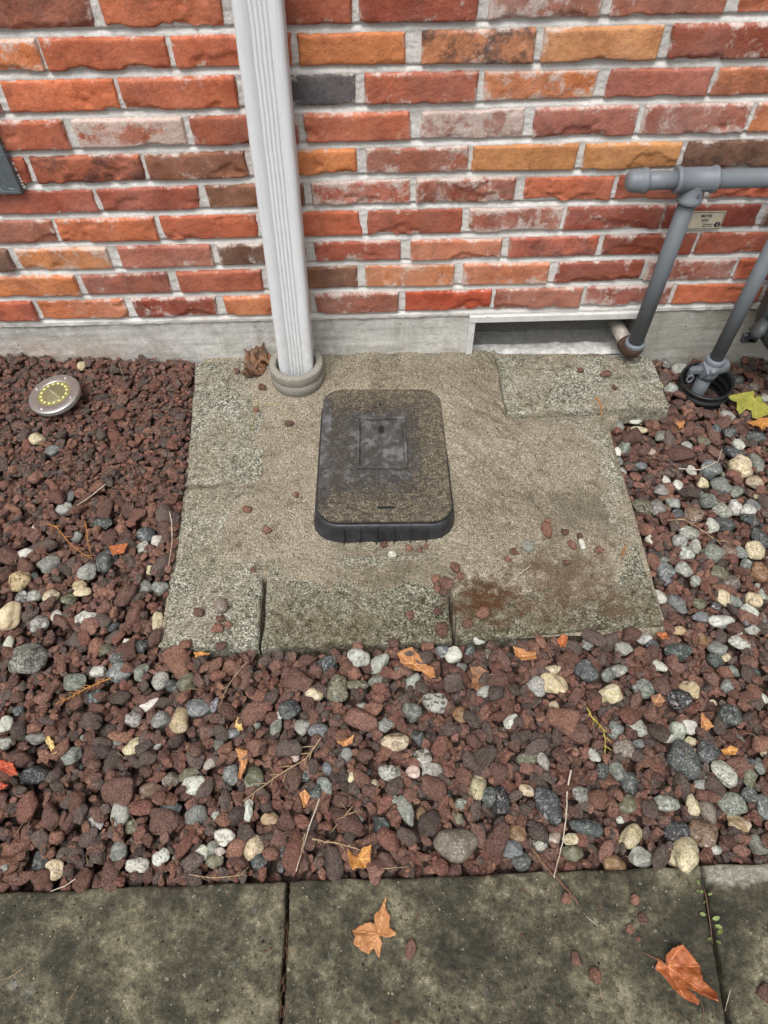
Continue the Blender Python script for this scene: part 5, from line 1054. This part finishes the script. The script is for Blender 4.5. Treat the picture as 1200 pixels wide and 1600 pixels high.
# ---------------------------------------------------------------- leaves
def surf(x, y):
    if y < -1.2: return .0015
    if inpoly(PAD, np.array([x]), np.array([y]))[0]: return pad_z(x, y)
    i, j = int((x-HX0)/RES), int((y-HY0)/RES)
    return float(np.percentile(Hm[max(0, i-3):i+4, max(0, j-3):j+4], 60))
def leaf(name, pts, ctr, mat, label, curl=.006, seed=0, lift=.002, stem=None, wrinkle=.003, cat='leaf', group='fallen leaves'):
    """pts: outline in photo pixels, ctr: where the veins meet; laid on what is below and curled"""
    c0 = on_z(*ctr, 0); pp = [on_z(u*.6+ctr[0]*.4, v*.6+ctr[1]*.4, 0) for u, v in pts]; base = float(np.percentile([surf(p[0], p[1]) for p in pp]+[surf(c0[0], c0[1])], 75))+lift
    P = [Vector(on_z(u, v, base)[:2]) for u, v in pts]; Q = []
    for i, p in enumerate(P):             # serrate the outline a little
        q = P[(i+1) % len(P)]; e = q-p; m = max(2, int(e.length/.003)); nrm = Vector((e.y, -e.x)).normalized()
        for s in range(m): Q.append(p+e*(s/m)+nrm*(.0007*math.sin(s*2.4+i) if s else 0))
    poly = np.array([tuple(q) for q in Q]); c2 = Vector(on_z(*ctr, base)[:2]); x0, y0 = poly.min(0); x1, y1 = poly.max(0); res = max(.0022, (x1-x0)/40)
    gx_, gy_ = np.meshgrid(np.arange(x0, x1, res), np.arange(y0, y1, res), indexing='ij'); gp_ = np.stack([gx_.ravel(), gy_.ravel()], 1)+rng.uniform(-.2, .2, (gx_.size, 2))*res
    gp_ = gp_[polydist(poly, gp_[:, 0], gp_[:, 1]) > res*.6]
    verts = [Vector(q) for q in Q]+[Vector(p) for p in gp_]; n = len(Q)
    vo, eo, fo, _, _, _ = geometry.delaunay_2d_cdt(verts, [], [list(range(n))], 1, 1e-6)
    A = np.array([tuple(v) for v in vo]); d = polydist(poly, A[:, 0], A[:, 1]); d = np.abs(d)
    tips = sorted(range(n), key=lambda i: -(Q[i]-c2).length); tv = []
    for i in tips:
        a = math.atan2(Q[i].y-c2.y, Q[i].x-c2.x)
        if all(abs((a-b+math.pi) % (2*math.pi)-math.pi) > .55 for b in tv): tv.append(a)
        if len(tv) >= 5: break
    dx, dy = A[:, 0]-c2.x, A[:, 1]-c2.y; rr = np.hypot(dx, dy); an = np.arctan2(dy, dx)
    vd = np.min(np.stack([np.abs((an-t+math.pi) % (2*math.pi)-math.pi)*np.maximum(rr, .002) for t in tv]), 0); vein = np.exp(-(vd/.0011)**2)
    sec = np.exp(-(((vd*1.0+rr*.6) % .0065-.003)/.0007)**2)*.45; vein = np.maximum(vein, sec)
    R = max((q-c2).length for q in Q)
    Z = curl*(rr/R)**2 + wrinkle*fbm(A[:, 0]/.016, A[:, 1]/.016, 0, seed, 3) + wrinkle*.55*np.exp(-vd/.006)*-1 + curl*.8*vnoise(an*1.1+seed, rr/.03, 0, seed+3)*(rr/R) + .0011*np.abs(Z0(d))
    Z = np.maximum(Z, -lift*.6)
    me = mesh_np(name, np.stack([A[:, 0]-c2.x, A[:, 1]-c2.y, Z], 1), [tuple(f) for f in fo], MAT[mat]); attr(me, 'vein', vein)
    blade = bpy.data.objects.new('blade', me); m = blade.modifiers.new('thick', 'SOLIDIFY'); m.thickness = .0004
    if stem:
        e_ = empty(name, (c2.x, c2.y, base)); link(blade, e_)
        sp_ = [on_z(u, v, base) for u, v in stem]; sp_ = [(p[0]-c2.x, p[1]-c2.y, .001+.003*math.sin(i*1.3)) for i, p in enumerate(sp_)]
        obj('stem', *tube(sp_, [.0011]+[.0008]*(len(sp_)-1), 6), MAT['twig_d'], e_); return tag(e_, label, cat, group)
    blade.name = name; blade.location = (c2.x, c2.y, base); link(blade); return tag(blade, label, cat, group)
def Z0(d): return np.exp(-d/.004)
def zm(pts, ox, oy, s): return [(ox+x/s, oy+y/s) for x, y in pts]
leaf('maple_leaf', zm([(525, 285), (522, 345), (540, 375), (538, 430), (570, 450), (565, 468), (520, 472), (495, 464), (506, 490), (500, 530), (492, 560), (478, 540), (470, 520), (445, 545), (420, 535), (380, 500), (387, 470), (372, 440), (410, 415), (455, 400), (474, 412), (472, 375), (496, 350), (508, 320)], 420, 1300, 2.857), (420+488/2.857, 1300+455/2.857), 'lf_tan', 'tan dried maple leaf lying alone in the middle of the walkway', .014, 3, wrinkle=.005)
leaf('maple_leaf', zm([(680, 650), (722, 680), (718, 640), (740, 610), (785, 592), (815, 625), (850, 660), (873, 690), (872, 760), (900, 790), (920, 820), (918, 860), (885, 845), (850, 815), (800, 790), (820, 820), (845, 850), (840, 875), (800, 850), (760, 815), (720, 750), (675, 700)], 800, 1280, 3), (800+730/3, 1280+685/3), 'lf_or', 'curled orange maple leaf on the walkway beside the right joint', .030, 9, .004, zm([(730, 685), (680, 660), (640, 640), (612, 622)], 800, 1280, 3), .009)
leaf('maple_leaf', zm([(950, 360), (1000, 345), (1060, 330), (1110, 325), (1115, 365), (1150, 355), (1165, 390), (1200, 420), (1215, 470), (1180, 480), (1130, 500), (1100, 500), (1095, 450), (1060, 440), (1020, 475), (1000, 450), (1000, 400), (960, 385)], 900, 530, 4), (900+1112/4, 530+370/4), 'lf_yel', 'yellow-green maple leaf on the gravel near the black sleeve', .004, 12, .012, zm([(1112, 370), (1140, 300), (1145, 240)], 900, 530, 4))
leaf('maple_leaf', zm([(1065, 530), (1110, 515), (1150, 495), (1210, 490), (1225, 560), (1190, 545), (1160, 570), (1140, 545), (1100, 550)], 900, 530, 4), (1192, 661), 'lf_gold', 'golden orange leaf below the yellow-green one at right edge', .006, 15, .010)
leaf('maple_leaf', zm([(490, 1045), (530, 1080), (560, 1040), (600, 1030), (600, 1090), (580, 1130), (540, 1130), (515, 1140), (500, 1110)], 380, 980, 3), (380+545/3, 980+1085/3), 'lf_gold', 'small orange crumpled leaf on gravel just behind the walkway', .012, 18, .006, wrinkle=.005)
leaf('maple_leaf', zm([(720, 120), (790, 95), (820, 130), (850, 170), (890, 190), (900, 240), (870, 240), (840, 205), (780, 195), (740, 165)], 380, 980, 3), (645, 1035), 'lf_tan', 'brown crumpled leaf in front of the middle pad crack', .010, 21, .006, wrinkle=.006)
leaf('maple_leaf', zm([(1065, 190), (1110, 185), (1150, 210), (1140, 260), (1095, 310), (1065, 290), (1075, 240)], 380, 980, 3), (748, 1055), 'lf_br', 'brown veined leaf scrap below the rust-stained paver', .008, 24, .006, zm([(1080, 280), (1050, 300)], 380, 980, 3))
leaf('maple_leaf', zm([(-40, 920), (10, 925), (60, 935), (85, 990), (50, 1000), (30, 985), (0, 970), (-40, 980)], 0, 880, 3), (5, 1198), 'lf_red', 'red-orange leaf cut by the left edge over the gravel', .008, 27, .008)
leaf('maple_leaf', zm([(-25, 1015), (40, 1040), (10, 1060), (-25, 1060)], 0, 880, 3), (2, 1227), 'lf_red', 'small red leaf scrap just below the red-orange leaf at left', .005, 28, .006)
leaf('leaf_scrap', zm([(215, 835), (230, 805), (245, 830), (270, 890), (250, 900)], 0, 880, 3), (80, 1165), 'lf_pale', 'thin yellow leaf strip on the left gravel', .004, 30, .006)
leaf('leaf_scrap', zm([(1105, 870), (1160, 880), (1160, 930), (1130, 1015), (1115, 1010), (1125, 940)], 0, 880, 3), (378, 1190), 'lf_tan', 'curled tan leaf strip beside olive grey pebbles', .006, 33, .008)
leaf('leaf_scrap', zm([(1100, 760), (1115, 725), (1130, 740), (1140, 785), (1120, 790)], 0, 880, 3), (372, 1132), 'lf_pale', 'small yellow leaf scrap above the blue grey pebble', .004, 34, .006)
leaf('leaf_scrap', zm([(910, 420), (945, 412), (985, 425), (975, 433), (940, 432), (918, 445)], 0, 880, 3), (315, 1021), 'lf_gold', 'orange leaf sliver at the foot of the lower left paver', .004, 35, .008)
leaf('maple_leaf', zm([(510, 970), (545, 965), (580, 958), (603, 962), (582, 1000), (545, 1010), (530, 1018)], 0, 530, 3), (183, 860), 'lf_or', 'small orange leaf on gravel left of the lower left paver', .006, 36, .008)
leaf('maple_leaf', zm([(60, 320), (110, 330), (160, 345), (160, 380), (100, 380), (70, 360)], 780, 900, 2.857), (820, 1023), 'lf_tan', 'crumpled orange-brown leaf below the lower right paver', .010, 39, .006, wrinkle=.006)
leaf('leaf_scrap', zm([(985, 780), (1030, 760), (1060, 775), (1050, 800), (1000, 800)], 780, 900, 2.857), (1137, 1173), 'lf_gold', 'bright orange leaf scrap beside the white mottled pebble', .006, 42, .010)
leaf('leaf_scrap', zm([(440, 540), (480, 525), (520, 510), (510, 545), (470, 560)], 380, 980, 3), (540, 1159), 'lf_tan', 'curled orange leaf scrap above a greenish pebble mid gravel', .006, 45, .009)
leaf('leaf_scrap', zm([(265, 780), (290, 765), (315, 790), (300, 830), (285, 850), (275, 820)], 380, 980, 3), (476, 1249), 'lf_tan', 'tan leaf scrap left of the dark teal pebble', .006, 46, .008)
leaf('leaf_scrap', zm([(700, 250), (745, 255), (755, 285), (725, 285)], 780, 900, 2.857), (1033, 994), 'lf_or', 'orange leaf scrap in front of the lower right paver corner', .005, 48, .008)
leaf('leaf_scrap', zm([(670, 540), (715, 530), (740, 555), (715, 590), (690, 575)], 780, 900, 2.857), (1027, 1095), 'lf_br', 'brown leaf scrap left of the black and white mottled pebble', .006, 51, .010)
leaf('leaf_scrap', zm([(895, 620), (935, 640), (960, 670), (925, 690), (900, 680)], 780, 900, 2.857), (1103, 1130), 'lf_tan', 'orange-brown leaf scrap left of the dark mossy pebble', .006, 54, .010)
leaf('leaf_scrap', zm([(1040, 370), (1085, 360), (1145, 350), (1100, 340), (1150, 358), (1080, 388)], 380, 980, 3), (742, 1102), 'lf_or', 'orange leaf sliver beside the amber pebble', .005, 57, .008) if False else None
leaf('leaf_scrap', [(870, 1000), (880, 990), (887, 995), (884, 1010), (875, 1012)], (879, 1001), 'lf_or', 'tiny orange leaf scrap at the front edge of the rust-stained paver', .003, 58, .004)
leaf('leaf_scrap', [(1056, 660), (1070, 656), (1068, 668), (1060, 672)], (1063, 663), 'lf_tan', 'tiny pale orange leaf scrap on gravel below the black sleeve', .003, 59, .010)
# the dry curled leaf against the collar
leaf('maple_leaf', [(382, 552), (390, 545), (404, 545), (414, 550), (418, 562), (414, 576), (407, 586), (396, 592), (387, 597), (386, 588), (374, 581), (388, 573), (386, 562)], (398, 572), 'lf_dk', 'shrivelled brown leaf curled against the downspout collar', .040, 63, .006, [(394, 583), (375, 562), (360, 590), (350, 600)], .020)

leaf('leaf_scrap', [(384, 566), (396, 560), (404, 570), (398, 586), (386, 592), (378, 582)], (391, 576), 'lf_dk', 'dark withered scrap in front of the shrivelled leaf by the collar', .022, 66, .004, None, .014)
leaf('leaf_scrap', [(403, 552), (416, 546), (424, 556), (420, 572), (408, 574)], (413, 561), 'lf_br', 'tan curled scrap between the shrivelled leaf and the collar', .026, 69, .008, None, .014)

# ---------------------------------------------------------------- twigs, stalks and cedar sprigs
def twig(name, pts, r, mat, label, lift=.006, sprig=0, cat='twig', seed=0):
    r_ = np.random.default_rng(seed+900); W = []
    for i, (u, v) in enumerate(pts):
        p = on_z(u, v, 0); W.append(np.array([p[0], p[1], surf(p[0], p[1])+lift]))
    W = np.array(W); n = 4*len(W); t = np.linspace(0, len(W)-1, n); ip = np.stack([np.interp(t, range(len(W)), W[:, k_]) for k_ in range(3)], 1)
    ip[1:-1] = (ip[:-2]+ip[1:-1]*2+ip[2:])/4; ip[:, :2] += r_.normal(0, r*(.12 if mat == 'stalk' else .35), (n, 2)); c0 = ip[0].copy(); ip = ip-c0
    V, F = tube(ip, list(np.linspace(r, r*.5, n)*r_.uniform(.85, 1.2, n)), 6)
    if sprig:
        parts = [(V, F)]; L = np.linalg.norm(ip[-1]-ip[0]); dr = (ip[-1]-ip[0])/L
        for q in range(sprig):
            b = ip[int((.15+.8*q/sprig)*(n-1))]; sd_ = 1 if q % 2 else -1; pe = np.array([-dr[1], dr[0], 0])*sd_; e = b+(dr*.8+pe*.55)*L*r_.uniform(.08, .17)+np.array([0, 0, .001]); parts.append(tube([b, (b+e)/2+np.array([0, 0, .001]), e], [r*.7, r*.6, r*.3], 5))
        V, F = join(*parts)
    o = obj(name, V, F, MAT[mat]); o.location = c0; return tag(o, label, cat, 'dry twigs and stalks')
T380 = lambda *p: zm(p, 380, 980, 3); T780 = lambda *p: zm(p, 780, 900, 2.857); T0 = lambda *p: zm(p, 0, 880, 3); T5 = lambda *p: zm(p, 0, 530, 3); T9 = lambda *p: zm(p, 900, 530, 4); TB = lambda *p: zm(p, 0, 1240, 2.5)
TW = [('twig', T380((365, 525), (300, 610), (140, 710), (0, 820)), .0016, 'twig', 'long dry cedar twig slanting across the middle gravel', .008, 10),
 ('twig', T380((360, 810), (310, 940), (250, 1150)), .0014, 'stalk', 'pale braided twig standing up from the walkway edge', .008, 0),
 ('twig', T380((325, 1000), (440, 1015), (550, 1045)), .0015, 'twig', 'pale forked twig left of the orange crumpled leaf', .008, 4),
 ('twig', T380((545, 860), (440, 910)), .0010, 'twig', 'short pale twig right of the pale braided twig', .009, 0),
 ('twig', T380((515, 845), (405, 965)), .0010, 'twig', 'thin twig crossing the short pale twig mid gravel', .008, 0),
 ('twig', T380((590, 890), (595, 1020), (600, 1170)), .0009, 'twig_d', 'thin brown stem upright beside the orange crumpled leaf', .010, 0),
 ('twig', T380((630, 1135), (700, 1130), (780, 1125)), .0010, 'twig', 'short straight twig in front of the large taupe cobble', .006, 2),
 ('twig', T380((365, 550), (420, 600), (460, 660)), .0008, 'twig_d', 'fine brown stem under the long dry cedar twig', .009, 0),
 ('dry_stalk', T780((318, 870), (305, 960), (300, 1040), (285, 1180), (262, 1270), (238, 1350)), .0016, 'stalk', 'long bleached stalk pointing at the walkway', .010, 0),
 ('twig', zm([(95, 135), (160, 225), (225, 300), (303, 395)], 800, 1280, 3), .0028, 'twig_d', 'brown stick lying over the walkway edge', .006, 0),
 ('cedar_sprig', T0((530, 550), (400, 600), (260, 665)), .0013, 'frond', 'dry cedar sprig right of the large lichened pebble', .008, 14),
 ('twig', T0((1165, 470), (1120, 520), (1070, 580), (1030, 690)), .0010, 'twig', 'pale root-like twig below the left pad crack', .009, 3),
 ('twig', T0((1160, 515), (1060, 550), (985, 580)), .0013, 'twig_d', 'grey-brown twig crossing the root-like twig', .008, 0),
 ('twig', T5((515, 715), (450, 770), (385, 820)), .0014, 'stalk', 'short straight pale straw on the left gravel', .007, 0),
 ('cedar_sprig', T5((250, 905), (290, 920), (340, 980), (400, 1030), (455, 1060)), .0013, 'frond', 'curved reddish cedar sprig left of the small orange leaf', .008, 8),
 ('cedar_sprig', T5((415, 880), (425, 960), (440, 1030)), .0010, 'frond', 'short cedar sprig beside the curved one on left gravel', .008, 6),
 ('twig', T5((808, 840), (818, 890), (815, 960), (800, 1080)), .0012, 'stalk', 'pale stem along the left edge of the pavers', .008, 0),
 ('cedar_sprig', T5((580, 80), (570, 150), (595, 215)), .0010, 'twig', 'dry sprig on the gravel near the foundation', .006, 6),
 ('dry_stalk', T9((660, 765), (800, 765), (890, 745), (925, 700), (928, 655)), .0013, 'stalk', 'pale hooked stalk on the right gravel', .009, 0),
 ('cedar_sprig', T9((590, 1095), (680, 1105), (760, 1135), (900, 1225), (960, 1260)), .0013, 'twig', 'dry cedar sprig across the pebbles at right', .010, 8),
 ('cedar_sprig', T780((388, 590), (420, 640), (455, 690), (472, 740), (470, 795)), .0014, 'frond_y', 'yellow cedar sprig on gravel right of centre', .009, 10),
 ('dry_stalk', zm([(535, 310), (480, 350), (415, 405)], 640, 780, 2.857), .0010, 'stalk', 'thin pale straw on the rust stain', .004, 0),
 ('cedar_sprig', T9((112, 390), (145, 430), (158, 485)), .0016, 'frond', 'orange cedar sprig on the front edge of the raised paver', .004, 8),
 ('cedar_sprig', zm([(965, 210), (950, 240), (940, 275)], 640, 780, 2.857), .0014, 'frond', 'orange cedar sprig near the right pad edge', .004, 6),
 ('twig', TB((440, 100), (455, 150), (490, 205)), .0020, 'twig_d', 'short thick brown twig on the left gravel by the walkway', .008, 0),
 ('twig', TB((300, 335), (260, 365), (205, 385)), .0012, 'stalk', 'pale straw lying at the left walkway edge', .006, 0),
 ('pine_needles', TB((740, 318), (850, 330), (940, 322), (972, 285)), .0010, 'twig', 'bundle of curved dry needles at the walkway edge', .006, 5),
 ('twig', TB((1195, 160), (1180, 240), (1160, 320)), .0010, 'twig', 'dry twig near the middle walkway joint', .008, 3),
 ('twig', zm([(530, 315), (500, 400), (490, 470)], 240, 530, 3.2), .0007, 'frond_y', 'thin golden stem on the sand below the collar', .002, 0),
 ('twig', zm([(560, 340), (620, 335), (655, 380), (650, 470)], 240, 530, 3.2), .0006, 'frond_y', 'hooked golden stem on the sand below the collar', .002, 0),
 ('dry_leaf_litter', zm([(705, 75), (760, 70), (840, 65)], 700, 530, 3.333), .0016, 'frond', 'dry brown litter at the foot of the vent sill', .006, 14),
 ('dry_leaf_litter', T9((475, 130), (520, 110), (555, 90)), .0022, 'twig', 'pale dry litter against the foundation by the rusty elbow', .008, 8),
 ('twig', zm([(345, 455), (400, 500)], 800, 1280, 3), .0006, 'stalk', 'tiny pale needle on the walkway left of the red chips', .001, 0),
 ('twig', zm([(405, 775), (415, 820), (432, 860)], 800, 1280, 3), .0006, 'twig', 'fine curved stem on the lower walkway', .001, 0),
 ('twig', zm([(875, 840), (895, 890), (893, 960)], 800, 1280, 3), .0007, 'twig_d', 'fine dark stem below the orange walkway leaf', .001, 0),
 ('twig', zm([(1020, 800), (995, 900)], 800, 1280, 3), .0006, 'stalk', 'tiny pale straw along the right walkway joint', .001, 0),
 ('twig', TB((95, 680), (50, 715), (0, 730)), .0007, 'twig', 'fine tan stem on the walkway at left edge', .001, 0),
 ('twig', TB((310, 750), (270, 810)), .0006, 'twig', 'tiny tan needle on the left walkway slab', .001, 0)]
for k_, (nm, pts, r, mt, lb, lf, spg) in enumerate(TW): twig(nm, pts, r, mt, lb, lf, spg, 'sprig' if 'sprig' in nm else 'twig', k_)
# loose needles, uncountable
ps = []
for _ in range(260):
    y = -rng.random()*1.19; xm = .95; x = rng.uniform(-xm, xm); i, j = int((x-HX0)/RES), int((y-HY0)/RES)
    if blocked[i, j] and rng.random() < .8: continue
    z = surf(x, y)+.002; a = rng.random()*6.28; L = rng.uniform(.008, .032); c_ = rng.normal(0, .5)
    p = [(x+math.cos(a)*L*t, y+math.sin(a)*L*t, z+.004*t*(1-t)+rng.uniform(0, .003)*t) if t < 1 else (x+math.cos(a)*L+math.cos(a+1.57)*L*.25*c_, y+math.sin(a)*L+math.sin(a+1.57)*L*.25*c_, z+.001) for t in (0, .5, 1)]
    ps.append(tube(p, [.00055, .0005, .0003], 4))
tag(obj('dry_needles', *join(*ps), MAT['twig']), 'fine dry needles and stems scattered over the gravel', 'needles', kind='stuff')
# crumbs of sand and grit on pad and walkway
it = []
for _ in range(1300):
    if rng.random() < .42: y = rng.uniform(-1.48, -1.21); x = rng.uniform(-.65, .65); z = .0008
    else:
        x = rng.uniform(-.44, .70); y = rng.uniform(-.80, -.04)
        if not inpoly(PAD, np.array([x]), np.array([y]))[0] or (abs(x-BOXC[0]) < .15 and abs(y-BOXC[1]) < .205): continue
        z = pad_z(x, y)+.0006
    r = rng.uniform(.0007, .0019); cc = random.choice(((112, 76, 66), (96, 70, 60), (165, 156, 134), (120, 112, 95), (60, 56, 50), (60, 56, 50)))
    it.append((x, y, z, r*1.2, r, r*.7, rng.random()*6, (0, 0), np.array(lin(cc)), 2))
bed('grit', it, LV, MAT['lava_s'], 'fine grit and crumbs strewn over pavers, sand and walkway', 'grit')

# ---------------------------------------------------------------- weed in the walkway joint
wp = on_z(1108, 1425, 0); wd = empty('weed', (wp[0], wp[1], 0)); tag(wd, 'small green weed growing in the right walkway joint', 'weed')
st = [on_z(u, v, .003)-np.array([wp[0], wp[1], 0]) for u, v in ((1097, 1382), (1103, 1400), (1106, 1420), (1110, 1445), (1113, 1475))]
obj('stem', *tube(st, [.0010, .0012, .0012, .0011, .0007], 6), MAT['weed_r'], wd)
lfV = [(0, 0, 0), (.25, -.22, .06), (.6, -.30, .10), (.9, -.15, .06), (1, 0, 0), (.9, .15, .06), (.6, .30, .10), (.25, .22, .06), (.3, 0, -.02), (.65, 0, .02)]
lfF = [(0, 1, 8), (1, 2, 9, 8), (2, 3, 9), (3, 4, 9), (4, 5, 9), (5, 6, 9), (6, 7, 8, 9), (7, 0, 8)]
lme = mesh_np('leaflet', np.array(lfV), lfF, MAT['weed'])
for (u, v, s_, a) in ((1094, 1383, .010, 2.2), (1099, 1394, .009, 3.0), (1105, 1398, .009, .2), (1102, 1408, .008, 3.6), (1103, 1430, .012, 2.9), (1112, 1436, .014, .1), (1116, 1446, .013, -.4), (1121, 1460, .013, .5), (1111, 1466, .009, 3.3), (1118, 1470, .010, -.9), (1092, 1392, .006, 3.2), (1087, 1396, .006, 3.5), (1120, 1404, .007, -.2)):
    p = on_z(u, v, .004); o = link(bpy.data.objects.new('leaflet', lme), wd); o.location = (p[0]-wp[0], p[1]-wp[1], .004+rng.random()*.003); o.scale = (s_*.8, s_*.8, s_*.8); o.rotation_euler = (rng.normal(0, .5), -.25+rng.normal(0, .2), a)
# dead stems in the middle joint
ps = []
for q in range(26):
    v = rng.uniform(1385, 1598); u = 452-(v-1380)*.055+rng.normal(0, 1.6); p = on_z(u, v, -.004); a = rng.normal(-1.5, .5); L = rng.uniform(.006, .02)
    ps.append(tube([p, p+np.array([math.cos(a)*L, math.sin(a)*L, .003])], [.0006, .0003], 4))
tag(obj('joint_litter', *join(*ps), MAT['twig_d']), 'dead stems caught in the middle walkway joint', 'litter', kind='stuff')
